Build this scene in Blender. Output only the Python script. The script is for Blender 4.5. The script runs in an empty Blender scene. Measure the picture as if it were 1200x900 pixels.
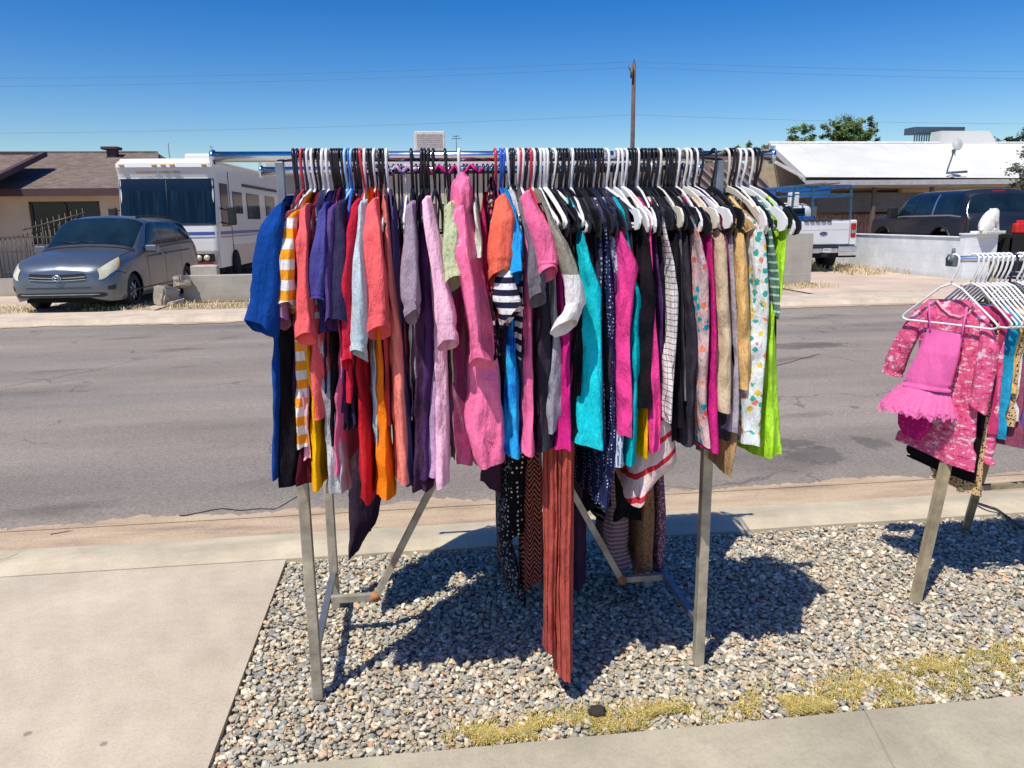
import bpy, bmesh, math, random
import numpy as np
from mathutils import Vector, Matrix, noise

random.seed(7)
S = bpy.context.scene
COL = S.collection
R = math.radians

# ------------------------------------------------------------------ camera
CAMH, FPX = 1.6, 900.0
yaw, pit, rol = R(7), R(12.1), R(0.7)
vf = Vector((math.sin(yaw)*math.cos(pit), math.cos(yaw)*math.cos(pit), -math.sin(pit)))
r0 = Vector((math.cos(yaw), -math.sin(yaw), 0)); u0 = r0.cross(vf)
vr = r0*math.cos(rol) - u0*math.sin(rol); vu = u0*math.cos(rol) + r0*math.sin(rol)
cd = bpy.data.cameras.new('camera'); cam = bpy.data.objects.new('camera', cd); COL.objects.link(cam)
cd.sensor_width = 36; cd.lens = 36*FPX/1200; cd.clip_end = 3000; cd.clip_start = .05
M3 = Matrix((vr, vu, -vf)).transposed()
cam.matrix_world = Matrix.Translation((0, 0, CAMH)) @ M3.to_4x4()
S.camera = cam
def ray(px, py): return vf + vr*((px-600)/FPX) - vu*((py-450)/FPX)
def PL(px, py, Y):                      # a measured photo point on the upright plane y = Y
    d = ray(px, py); return Vector((0, 0, CAMH)) + d*(Y/d.y)
def GR(px, py, z=0.0):                  # a measured photo point on the level plane z
    d = ray(px, py); return Vector((0, 0, CAMH)) + d*((z-CAMH)/d.z)

# ------------------------------------------------------------------ light
sundir = Vector((-0.36, -0.405, 1.0)).normalized()
elev = math.asin(sundir.z); az = math.atan2(sundir.x, sundir.y)
w = bpy.data.worlds.new('World'); S.world = w; w.use_nodes = True
nt = w.node_tree; bg = nt.nodes['Background']
sky = nt.nodes.new('ShaderNodeTexSky'); sky.sky_type = 'NISHITA'; sky.sun_disc = False
sky.sun_elevation = elev; sky.sun_rotation = az % (2*math.pi); sky.dust_density = 0.6; sky.ozone_density = 2.2; sky.air_density = 1.0
hs = nt.nodes.new('ShaderNodeHueSaturation'); hs.inputs['Saturation'].default_value = 1.36
hs.inputs['Hue'].default_value = 0.51
gm = nt.nodes.new('ShaderNodeGamma'); gm.inputs['Gamma'].default_value = 1.3
nt.links.new(sky.outputs[0], gm.inputs[0]); nt.links.new(gm.outputs[0], hs.inputs['Color']); nt.links.new(hs.outputs[0], bg.inputs['Color'])
bg.inputs['Strength'].default_value = 0.076
sd = bpy.data.lights.new('sun', 'SUN'); sd.energy = 5.2; sd.angle = R(0.53); sd.color = (1, .94, .83)
so = bpy.data.objects.new('sun', sd); COL.objects.link(so); so.rotation_euler = (-sundir).to_track_quat('-Z', 'Y').to_euler()
S.view_settings.view_transform = 'Standard'; S.view_settings.look = 'None'; S.view_settings.exposure = 0
S.render.engine = 'CYCLES'
S.cycles.use_denoising = True; S.cycles.max_bounces = 6; S.cycles.diffuse_bounces = 3; S.cycles.transmission_bounces = 4

# ------------------------------------------------------------------ materials
MC = {}
def newmat(name):
    m = bpy.data.materials.new(name); m.use_nodes = True
    n = m.node_tree; return m, n, n.nodes['Principled BSDF']
def lk(n, a, b): n.links.new(a, b)
def tc(n, kind='Object', scale=(1, 1, 1), rot=(0, 0, 0)):
    t = n.nodes.new('ShaderNodeTexCoord'); mp = n.nodes.new('ShaderNodeMapping')
    mp.inputs['Scale'].default_value = scale; mp.inputs['Rotation'].default_value = rot
    lk(n, t.outputs[kind], mp.inputs[0]); return mp.outputs[0]
def noi(n, vec, sc, det=4, rough=.55):
    t = n.nodes.new('ShaderNodeTexNoise'); t.inputs['Scale'].default_value = sc; t.inputs['Detail'].default_value = det
    t.inputs['Roughness'].default_value = rough
    lk(n, vec, t.inputs['Vector']); return t.outputs['Fac']
def ramp(n, fac, stops, interp='LINEAR'):
    r = n.nodes.new('ShaderNodeValToRGB'); r.color_ramp.interpolation = interp
    e = r.color_ramp.elements
    while len(e) < len(stops): e.new(.5)
    for i, (p, c) in enumerate(stops): e[i].position = p; e[i].color = (*c[:3], 1)
    lk(n, fac, r.inputs[0]); return r.outputs[0]
def mixc(n, fac, a, b, mode='MIX'):
    m = n.nodes.new('ShaderNodeMix'); m.data_type = 'RGBA'; m.blend_type = mode
    for s, v in ((m.inputs[0], fac), (m.inputs[6], a), (m.inputs[7], b)):
        if isinstance(v, (int, float)): s.default_value = v
        elif isinstance(v, tuple): s.default_value = (*v[:3], 1)
        else: lk(n, v, s)
    return m.outputs[2]
def mth(n, op, a, b=None, c=None):
    m = n.nodes.new('ShaderNodeMath'); m.operation = op
    for i, v in enumerate((a, b, c)):
        if v is None: continue
        if isinstance(v, (int, float)): m.inputs[i].default_value = v
        else: lk(n, v, m.inputs[i])
    return m.outputs[0]
def bump(n, b, h, st=.3, dist=.01, chain=None):
    k = n.nodes.new('ShaderNodeBump'); k.inputs['Strength'].default_value = st; k.inputs['Distance'].default_value = dist
    lk(n, h, k.inputs['Height'])
    if chain is not None: lk(n, chain, k.inputs['Normal'])
    lk(n, k.outputs[0], b.inputs['Normal']); return k.outputs[0]
def sep(n, vec):
    s = n.nodes.new('ShaderNodeSeparateXYZ'); lk(n, vec, s.inputs[0]); return s.outputs

def plain(name, col, rough=.5, metal=0, var=.15, sc=6, coat=0, bmp=0, spec=.5):
    if name in MC: return MC[name]
    m, n, b = newmat(name); v = tc(n)
    f = noi(n, v, sc, 5)
    dark = tuple(c*(1-var) for c in col); light = tuple(min(1, c*(1+var)) for c in col)
    lk(n, ramp(n, f, [(.3, dark), (.7, light)]), b.inputs['Base Color'])
    f2 = noi(n, v, sc*5, 4)
    rr = n.nodes.new('ShaderNodeMapRange'); lk(n, f2, rr.inputs[0]); rr.inputs[3].default_value = max(.02, rough-.1); rr.inputs[4].default_value = min(1, rough+.12)
    lk(n, rr.outputs[0], b.inputs['Roughness'])
    b.inputs['Metallic'].default_value = metal; b.inputs['Coat Weight'].default_value = coat
    b.inputs['Specular IOR Level'].default_value = spec
    if bmp: bump(n, b, f2, bmp, .01)
    MC[name] = m; return m

def cloth(col, pat=None, c2=None, c3=None, sheen=.0, rough=.85, key=None, p=1.0, bs=1.0):
    k = ('cloth', tuple(col), pat, c2, c3, p, rough, bs)
    if k in MC: return MC[k]
    m, n, b = newmat('fabric'); v = tc(n)
    base = None
    f = noi(n, v, 5, 3)
    if pat is None:
        base = ramp(n, f, [(.3, tuple(c*.74 for c in col)), (.5, col), (.72, tuple(min(1, c*1.12+.012) for c in col))])
    elif pat == 'stripe':               # level stripes
        z = sep(n, v)[2]; fr = mth(n, 'FRACT', mth(n, 'ADD', mth(n, 'MULTIPLY', z, 18*p), 40.0))
        base = mixc(n, mth(n, 'GREATER_THAN', fr, .5), col, c2)
    elif pat == 'thin':
        z = sep(n, v)[2]; fr = mth(n, 'FRACT', mth(n, 'ADD', mth(n, 'MULTIPLY', z, 40*p), 90.0))
        base = mixc(n, mth(n, 'GREATER_THAN', fr, .75), col, c2)
    elif pat == 'band':                 # two pale bands near the hem
        z = sep(n, v)[2]
        a = mth(n, 'COMPARE', z, -.405, .017); a2 = mth(n, 'COMPARE', z, -.452, .009)
        base = mixc(n, mth(n, 'ADD', a, a2), col, c2)
    elif pat == 'block':
        z = sep(n, v)[2]
        base = mixc(n, mth(n, 'LESS_THAN', z, p), col, c2)
    elif pat == 'diag':
        o = sep(n, tc(n, rot=(0, R(35), 0))); fr = mth(n, 'FRACT', mth(n, 'ADD', mth(n, 'MULTIPLY', o[2], 16*p), 40.0))
        base = mixc(n, mth(n, 'GREATER_THAN', fr, .74), col, c2)
    elif pat == 'dot':
        t = n.nodes.new('ShaderNodeTexVoronoi'); t.inputs['Scale'].default_value = 55*p; t.inputs['Randomness'].default_value = .35; lk(n, v, t.inputs['Vector'])
        base = mixc(n, mth(n, 'LESS_THAN', t.outputs['Distance'], .24), col, c2)
    elif pat == 'leopard':
        t = n.nodes.new('ShaderNodeTexVoronoi'); t.inputs['Scale'].default_value = 60*p; lk(n, v, t.inputs['Vector'])
        base = mixc(n, mth(n, 'LESS_THAN', t.outputs['Distance'], .36), col, c2)
    elif pat == 'floral':
        t = n.nodes.new('ShaderNodeTexVoronoi'); t.inputs['Scale'].default_value = 36*p; lk(n, v, t.inputs['Vector'])
        hs_ = n.nodes.new('ShaderNodeSeparateColor'); lk(n, t.outputs['Color'], hs_.inputs[0])
        flo = ramp(n, hs_.outputs[0], [(0, c2), (.34, c3), (.62, (.75, .22, .12)), (.85, col)], 'CONSTANT')
        wv = mth(n, 'ADD', t.outputs['Distance'], mth(n, 'MULTIPLY', noi(n, v, 110, 3), .55))
        base = mixc(n, mth(n, 'LESS_THAN', wv, .66), col, flo)
    elif pat == 'tiedye':
        base = ramp(n, noi(n, v, 14*p, 3, .6), [(.35, c2), (.5, col), (.66, c3)])
    elif pat == 'camo':
        base = ramp(n, noi(n, tc(n, scale=(1, 1, 2.2)), 30*p, 3, .6), [(.36, c2), (.40, col), (.57, col), (.60, c3)])
    elif pat == 'zig':
        o = sep(n, v); a = mth(n, 'PINGPONG', mth(n, 'MULTIPLY', o[0], 1.4), .03)
        a = mth(n, 'ADD', a, mth(n, 'MULTIPLY', noi(n, v, 18, 2), .03))
        fr = mth(n, 'FRACT', mth(n, 'ADD', mth(n, 'MULTIPLY', mth(n, 'ADD', o[2], a), 40*p), 40.0))
        base = mixc(n, mth(n, 'GREATER_THAN', fr, .5), col, c2)
    elif pat == 'grid':
        o = sep(n, v); a = mth(n, 'GREATER_THAN', mth(n, 'FRACT', mth(n, 'ADD', mth(n, 'MULTIPLY', o[2], 55.0), 90.0)), .82)
        c = mth(n, 'GREATER_THAN', mth(n, 'FRACT', mth(n, 'ADD', mth(n, 'MULTIPLY', o[0], 80.0), 90.0)), .88)
        base = mixc(n, mth(n, 'MAXIMUM', a, c), col, c2)
    elif pat == 'vert':
        o = sep(n, v); fr = mth(n, 'FRACT', mth(n, 'ADD', mth(n, 'MULTIPLY', o[0], 110.0*p), 90.0))
        base = mixc(n, mth(n, 'MULTIPLY', mth(n, 'GREATER_THAN', fr, .5), mth(n, 'GREATER_THAN', noi(n, v, 90, 1), .45)), col, c2)
    # the cloth is a little worn: fine mottling over any pattern
    mott = ramp(n, noi(n, v, 120, 2), [(.35, (.82, .82, .82)), (.6, (1, 1, 1))])
    lk(n, mixc(n, .35, base, mott, 'MULTIPLY'), b.inputs['Base Color'])
    b.inputs['Roughness'].default_value = rough; b.inputs['Sheen Weight'].default_value = sheen
    b.inputs['Specular IOR Level'].default_value = .05 if rough > .6 else .5
    wr = noi(n, tc(n, scale=(1, 1, .32)), 17, 6, .62)
    c1 = bump(n, b, wr, .9*bs, .034)
    bump(n, b, noi(n, v, 350, 1), .25, .0015, c1)
    MC[k] = m; return m

# ------------------------------------------------------------------ object helpers
def tag(o, label=None, cat=None, group=None, kind=None):
    if label: o['label'] = label
    if cat: o['category'] = cat
    if group: o['group'] = group
    if kind: o['kind'] = kind
    return o
def empty(name, loc, label, cat, group=None, rz=0):
    o = bpy.data.objects.new(name, None); COL.objects.link(o); o.location = loc; o.rotation_euler = (0, 0, rz)
    o.empty_display_size = .1
    return tag(o, label, cat, group)
class MB:
    def __init__(s): s.v = []; s.f = []; s.s = []
    def add(s, vs, fs, smooth=False):
        b = len(s.v); s.v += [tuple(x) for x in vs]; s.f += [tuple(i+b for i in f) for f in fs]; s.s += [smooth]*len(fs); return s
    def bm(s, bm, smooth=False):
        bm.verts.index_update(); s.add([v.co.copy() for v in bm.verts], [[v.index for v in f.verts] for f in bm.faces], smooth); bm.free(); return s
    def box(s, x0, x1, y0, y1, z0, z1, bev=0, seg=2, mat=None):
        bm = bmesh.new(); bmesh.ops.create_cube(bm, size=1)
        for v in bm.verts: v.co = Vector(((x0+x1)/2+v.co.x*(x1-x0), (y0+y1)/2+v.co.y*(y1-y0), (z0+z1)/2+v.co.z*(z1-z0)))
        if bev: bmesh.ops.bevel(bm, geom=list(bm.edges), offset=bev, segments=seg, affect='EDGES', profile=.5)
        if mat: bmesh.ops.transform(bm, matrix=mat, verts=bm.verts)
        return s.bm(bm)
    def prism(s, poly, axis, a, b):      # poly in the two other axes, extruded from a to b
        n = len(poly); vs = []
        for c in (a, b):
            for p, q in poly:
                vs.append({0: (c, p, q), 1: (p, c, q), 2: (p, q, c)}[axis])
        fs = [tuple(range(n))[::-1], tuple(range(n, 2*n))] + [(i, (i+1) % n, n+(i+1) % n, n+i) for i in range(n)]
        return s.add(vs, fs)
    def tube(s, pts, rad, seg=8, closed=False, flat=1.0, square=False, caps=True):
        pts = [Vector(p) for p in pts]; N = len(pts); vs = []; ref = None
        for i, p in enumerate(pts):
            if closed: d = pts[(i+1) % N]-pts[i-1]
            else: d = (pts[min(i+1, N-1)]-pts[max(i-1, 0)])
            d.normalize()
            if ref is None:
                ref = Vector((0, 0, 1)) if abs(d.z) < .9 else Vector((1, 0, 0))
            a = d.cross(ref).normalized(); b_ = a.cross(d).normalized(); ref = b_
            rr = rad[i] if isinstance(rad, (list, tuple)) else rad
            for k in range(seg):
                t = 2*math.pi*(k+(.5 if square else 0))/seg
                vs.append(p + a*math.cos(t)*rr + b_*math.sin(t)*rr*flat)
        fs = []
        for i in range(N if closed else N-1):
            for k in range(seg):
                j = (i+1) % N
                fs.append((i*seg+k, i*seg+(k+1) % seg, j*seg+(k+1) % seg, j*seg+k))
        if not closed and caps: fs += [tuple(range(seg))[::-1], tuple((N-1)*seg+k for k in range(seg))]
        return s.add(vs, fs, smooth=not square)
    def grid(s, nu, nv, fn, smooth=True, wrap=False):
        vs = [fn(i/(nu-1), j/((nv) if wrap else (nv-1))) for i in range(nu) for j in range(nv)]
        fs = [(i*nv+j, i*nv+(j+1) % nv, (i+1)*nv+(j+1) % nv, (i+1)*nv+j) for i in range(nu-1) for j in range(nv if wrap else nv-1)]
        return s.add(vs, fs, smooth)
    def disc(s, c, ax, r, h, seg=24, r2=None):
        c = Vector(c); ax = Vector(ax).normalized(); p = c-ax*h/2; q = c+ax*h/2
        return s.tube([p, q], [r, r2 if r2 is not None else r], seg)
    def mesh(s, name):
        me = bpy.data.meshes.new(name); me.from_pydata(s.v, [], s.f); me.update()
        me.polygons.foreach_set('use_smooth', s.s); return me
    def build(s, name, mat, parent=None, loc=None, org=None, rz=0):
        if org is not None:
            o_ = Vector(org); s.v = [tuple(Vector(v)-o_) for v in s.v]
        me = s.mesh(name)
        o = bpy.data.objects.new(name, me); COL.objects.link(o)
        if mat: me.materials.append(mat)
        if parent: o.parent = parent
        if org is not None: o.location = org
        if loc is not None: o.location = loc
        if rz: o.rotation_euler = (0, 0, rz)
        return o
def text(name, body, size, mat, parent, loc, rot, ext=.002):
    c = bpy.data.curves.new(name, 'FONT'); c.body = body; c.size = size; c.extrude = ext; c.align_x = 'CENTER'; c.align_y = 'CENTER'
    tmp = bpy.data.objects.new('t', c); COL.objects.link(tmp); dg = bpy.context.evaluated_depsgraph_get(); dg.update()
    me = bpy.data.meshes.new_from_object(tmp.evaluated_get(dg)); bpy.data.objects.remove(tmp); me.materials.clear(); me.materials.append(mat)
    o = bpy.data.objects.new(name, me); COL.objects.link(o); o.parent = parent; o.location = loc; o.rotation_euler = rot
    return o
def struct(o, label): return tag(o, label, None, None, 'structure')

# ================================================================== GROUND
RZ = -0.06                               # level of the asphalt
def concrete(name, base, spots=True, sc=1.0, crackle=0):
    m, n, b = newmat(name); v = tc(n)
    f = noi(n, v, 1.1*sc, 6, .6); f2 = noi(n, v, 90, 3, .7); f3 = noi(n, v, 9, 5, .7)
    d = tuple(c*.80 for c in base); l = tuple(c*1.14 for c in base)
    c = ramp(n, f, [(.32, d), (.68, l)])
    c = mixc(n, .55, c, ramp(n, f3, [(.3, (.78, .76, .72)), (.6, (1, 1, 1))]), 'MULTIPLY')
    c = mixc(n, .5, c, ramp(n, f2, [(.3, (.7, .7, .7)), (.55, (1, 1, 1))]), 'MULTIPLY')
    if spots:
        t = n.nodes.new('ShaderNodeTexVoronoi'); t.inputs['Scale'].default_value = 3.3; lk(n, v, t.inputs['Vector'])
        sp = mth(n, 'LESS_THAN', mth(n, 'ADD', t.outputs['Distance'], mth(n, 'MULTIPLY', f3, .09)), .085)
        c = mixc(n, mth(n, 'MULTIPLY', sp, .6), c, tuple(x*.25 for x in base))
    lk(n, c, b.inputs['Base Color']); b.inputs['Roughness'].default_value = .88
    k = bump(n, b, f2, .35, .004); bump(n, b, f3, .2, .01, k)
    return m
m_slab = concrete('slab_concrete', (.53, .452, .345))
m_walk = concrete('walk_concrete', (.45, .405, .30), sc=1.6)
m_curb = concrete('curb_concrete', (.58, .50, .36), False, sc=2)
def gutter_mat():
    m, n, b = newmat('gutter'); v = tc(n, scale=(.6, 3, 1))
    c = ramp(n, noi(n, v, 2.5, 6, .65), [(.3, (.30, .23, .17)), (.48, (.47, .35, .24)), (.7, (.56, .45, .31))])
    c = mixc(n, .5, c, ramp(n, noi(n, tc(n), 80, 3, .7), [(.3, (.55, .5, .45)), (.6, (1, 1, 1))]), 'MULTIPLY')
    lk(n, c, b.inputs['Base Color']); b.inputs['Roughness'].default_value = .95; bump(n, b, noi(n, tc(n), 120, 3), .5, .006); return m
m_gut = gutter_mat()
STAINS = [(*GR(958, 532, RZ)[:2], .55, .5), (*GR(1022, 519, RZ)[:2], .26, .4), (*GR(925, 520, RZ)[:2], .5, .35), (*GR(940, 405, RZ)[:2], 1.6, .6)]
def asphalt():
    m, n, b = newmat('asphalt'); v = tc(n)
    c = ramp(n, noi(n, tc(n, scale=(.25, 1, 1)), .9, 6, .6), [(.3, (.205, .180, .155)), (.7, (.315, .278, .238))])
    c = mixc(n, 1, c, ramp(n, noi(n, v, 55, 3, .8), [(.3, (.62, .62, .62)), (.5, (.95, .95, .95)), (.72, (1.35, 1.3, 1.25))]), 'MULTIPLY')
    t = n.nodes.new('ShaderNodeTexVoronoi'); t.feature = 'DISTANCE_TO_EDGE'; t.inputs['Scale'].default_value = .55
    wv = n.nodes.new('ShaderNodeVectorMath'); wv.operation = 'ADD'
    nz = n.nodes.new('ShaderNodeTexNoise'); nz.inputs['Scale'].default_value = 1.4; nz.inputs['Detail'].default_value = 6; lk(n, v, nz.inputs['Vector'])
    lk(n, v, wv.inputs[0]); lk(n, nz.outputs['Color'], wv.inputs[1]); lk(n, wv.outputs[0], t.inputs['Vector'])
    cr = mth(n, 'LESS_THAN', t.outputs['Distance'], .007)
    cr = mth(n, 'MULTIPLY', cr, mth(n, 'GREATER_THAN', noi(n, v, .7, 2), .52))
    c = mixc(n, mth(n, 'MULTIPLY', cr, .5), c, (.08, .07, .065))
    st = ramp(n, noi(n, tc(n, scale=(.5, 1.2, 1)), 1.3, 3, .5), [(.30, (.6, .57, .56)), (.40, (1, 1, 1))])
    c = mixc(n, .8, c, st, 'MULTIPLY')
    tr_ = ramp(n, noi(n, tc(n, scale=(.05, 1.1, 1)), 1.0, 2, .4), [(.35, (.84, .84, .86)), (.6, (1.08, 1.06, 1.04))]); c = mixc(n, 1, c, tr_, 'MULTIPLY')
    o = sep(n, v); wn = noi(n, v, 9, 4, .7)
    for sx, sy, rx, ry in STAINS:
        dx = mth(n, 'DIVIDE', mth(n, 'SUBTRACT', o[0], sx), rx); dy = mth(n, 'DIVIDE', mth(n, 'SUBTRACT', o[1], sy), ry)
        d = mth(n, 'SQRT', mth(n, 'ADD', mth(n, 'MULTIPLY', dx, dx), mth(n, 'MULTIPLY', dy, dy)))
        d = mth(n, 'ADD', d, mth(n, 'MULTIPLY', wn, 1.1))
        c = mixc(n, mth(n, 'MULTIPLY', ramp(n, d, [(.9, (1, 1, 1)), (1.0, (0, 0, 0))]), .55), c, (.07, .065, .06))
    lk(n, c, b.inputs['Base Color']); b.inputs['Roughness'].default_value = .9
    bump(n, b, noi(n, v, 140, 3, .8), .6, .006); return m
m_asph = asphalt()
def dirt_mat(name, a, bcol, cc):
    m, n, b = newmat(name); v = tc(n)
    c = ramp(n, noi(n, v, .8, 7, .65), [(.3, a), (.5, bcol), (.7, cc)])
    c = mixc(n, .6, c, ramp(n, noi(n, v, 30, 4, .8), [(.3, (.6, .58, .55)), (.6, (1, 1, 1))]), 'MULTIPLY')
    lk(n, c, b.inputs['Base Color']); b.inputs['Roughness'].default_value = 1; bump(n, b, noi(n, v, 40, 4), .6, .02); return m
m_dirt = dirt_mat('desert_dirt', (.34, .26, .19), (.44, .34, .25), (.52, .42, .31))
m_gbase = dirt_mat('gravel_bed', (.26, .22, .17), (.36, .31, .24), (.42, .36, .28))

def sheet(name, x0, x1, prof, mat, label, nx=2):
    mb = MB(); n = len(prof)
    vs = [(x0+(x1-x0)*i/(nx-1), y, z) for i in range(nx) for y, z in prof]
    mb.add(vs, [(i*n+j, i*n+j+1, (i+1)*n+j+1, (i+1)*n+j)[::-1] for i in range(nx-1) for j in range(n-1)], False)
    return struct(mb.build(name, mat), label)
sheet('ground', -900, 900, [(-900, -.20), (4.0, -.20), (13.7, -.20), (13.75, -.20), (13.95, -.012), (1500, -.012)], m_dirt, 'pale tan dry dirt reaching to the horizon')
sheet('road', -300, 300, [(4.24, RZ), (13.66, RZ)], m_asph, 'grey cracked asphalt street between the two kerbs')
sheet('gutter', -300, 300, [(4.02, RZ-.008), (4.05, RZ-.008), (4.3, RZ+.006)], m_gut, 'sandy dirt covered gutter strip along the near edge of the street')
sheet('kerb', -300, 300, [(3.583, -.09), (3.585, 0.0), (3.73, 0.004), (3.80, -.004), (4.06, RZ-.006)], m_curb, 'pale rolled concrete kerb on the near side of the street')
sheet('sidewalk', -.665, 300, [(2.10, -.05), (2.095, 0.0), (2.0, .004), (.9, .004)], m_walk, 'grey concrete sidewalk at the bottom right', 2)
sheet('driveway', -60, -.675, [(3.578, -.04), (3.575, 0.0), (-3, 0.004)], m_slab, 'smooth beige concrete driveway slab')
mb = MB(); mb.add([(-.675, -3, .004), (-.675, 3.575, 0), (-.675, 3.575, -.08), (-.675, -3, -.08)], [(0, 1, 2, 3)])
struct(mb.build('driveway_edge', m_slab), 'side face of the driveway slab along the gravel')
sheet('near_ground', -.6749, 300, [(3.586, -.024), (2.09, -.024)], m_gbase, 'dark earth under the gravel strip')
sheet('far_kerb', -300, 300, [(13.64, RZ-.01), (13.66, RZ+.004), (13.72, 0.02), (13.95, .03), (14.0, .02), (15.0, .018), (15.05, -.03)], concrete('far_kerb_concrete', (.60, .50, .385), False, 2), 'pale concrete kerb and walk on the far side of the street')
# far driveways
m_drv = concrete('far_driveway', (.58, .46, .36), False, .7)
sheet('far_driveway', 8.2, 14.6, [(15.03, .012), (32, .012)], m_drv, 'pinkish concrete driveway under the white pickup')
sheet('far_driveway', -10, -4.9, [(15.03, .012), (30, .012)], m_drv, 'concrete driveway under the silver minivan and the motorhome')
def fringe(name, yin, yout, amp, z, mat, label, step=.02, x0=-9, x1=9, sc=3.0):
    mb = MB(); n = int((x1-x0)/step); V = []
    for i in range(n+1):
        x = x0+i*step; w_ = noise.noise(Vector((x*sc, 1.3, 0)))+.5*noise.noise(Vector((x*sc*4, 5, 0)))+.35*noise.noise(Vector((x*sc*13, 9, 0)))
        V += [(x, yin, z+.001), (x, yout+amp*w_, z)]
    mb.add(V, [(2*i, 2*i+2, 2*i+3, 2*i+1) for i in range(n)] if yout > yin else [(2*i, 2*i+1, 2*i+3, 2*i+2) for i in range(n)])
    return struct(mb.build(name, mat), label)
fringe('road_dirt', 4.29, 4.38, .10, RZ+.008, m_gut, 'sandy dirt washed over the near edge of the asphalt')
fringe('road_dirt', 13.70, 13.45, .30, RZ+.008, m_gut, 'sandy dirt along the far edge of the asphalt', .08, -30, 30, .8)
# joint, crack and patch lines
m_crack = plain('crack_dark', (.05, .04, .035), .95, var=.3)
def strip(pts, wid, z, name, label, mat=m_crack):
    mb = MB(); P = []
    pp = []
    for a, b in zip(pts[:-1], pts[1:]):
        for k in range(8): pp.append(Vector(a).lerp(Vector(b), k/8))
    pp.append(Vector(pts[-1]))
    for i, p in enumerate(pp):
        j = noise.noise(Vector((p.x*7, p.y*7, 3)))*.03; ww = wid*(.5+.8*abs(noise.noise(Vector((p.x*9, p.y*9, 8)))))
        P += [(p.x, p.y+j-ww, z), (p.x, p.y+j+ww, z)]
    mb.add(P, [(2*i, 2*i+1, 2*i+3, 2*i+2)[::-1] for i in range(len(pp)-1)])
    return struct(mb.build(name, mat), label)
def gp(*l): return [GR(x, y, RZ) for x, y in l]
strip(gp((60, 626), (150, 614), (260, 597), (322, 597), (352, 580)), .010, RZ+.004, 'road_crack', 'long dark crack in the asphalt near the driveway')
strip(gp((0, 455), (120, 432), (190, 415), (285, 392)), .010, RZ+.004, 'road_crack', 'thin crack running across the asphalt on the left')
strip(gp((905, 430), (960, 415), (1010, 425), (1050, 440)), .012, RZ+.004, 'road_crack', 'thin crack in the asphalt between the two racks')
strip([GR(0, 658, -.0), GR(22, 650, -.0), GR(40, 636, -.02)], .006, .008, 'kerb_crack', 'short crack in the kerb beside the driveway')
mb = MB()
P = [GR(1010, 826, .006), GR(1012, 826, .006), GR(1050, 900, .006), GR(1047, 900, .006)]
mb.add(P, [(0, 1, 2, 3)]); struct(mb.build('sidewalk_joint', plain('joint', (.30, .27, .22), .95)), 'thin dark joint across the sidewalk')

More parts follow.
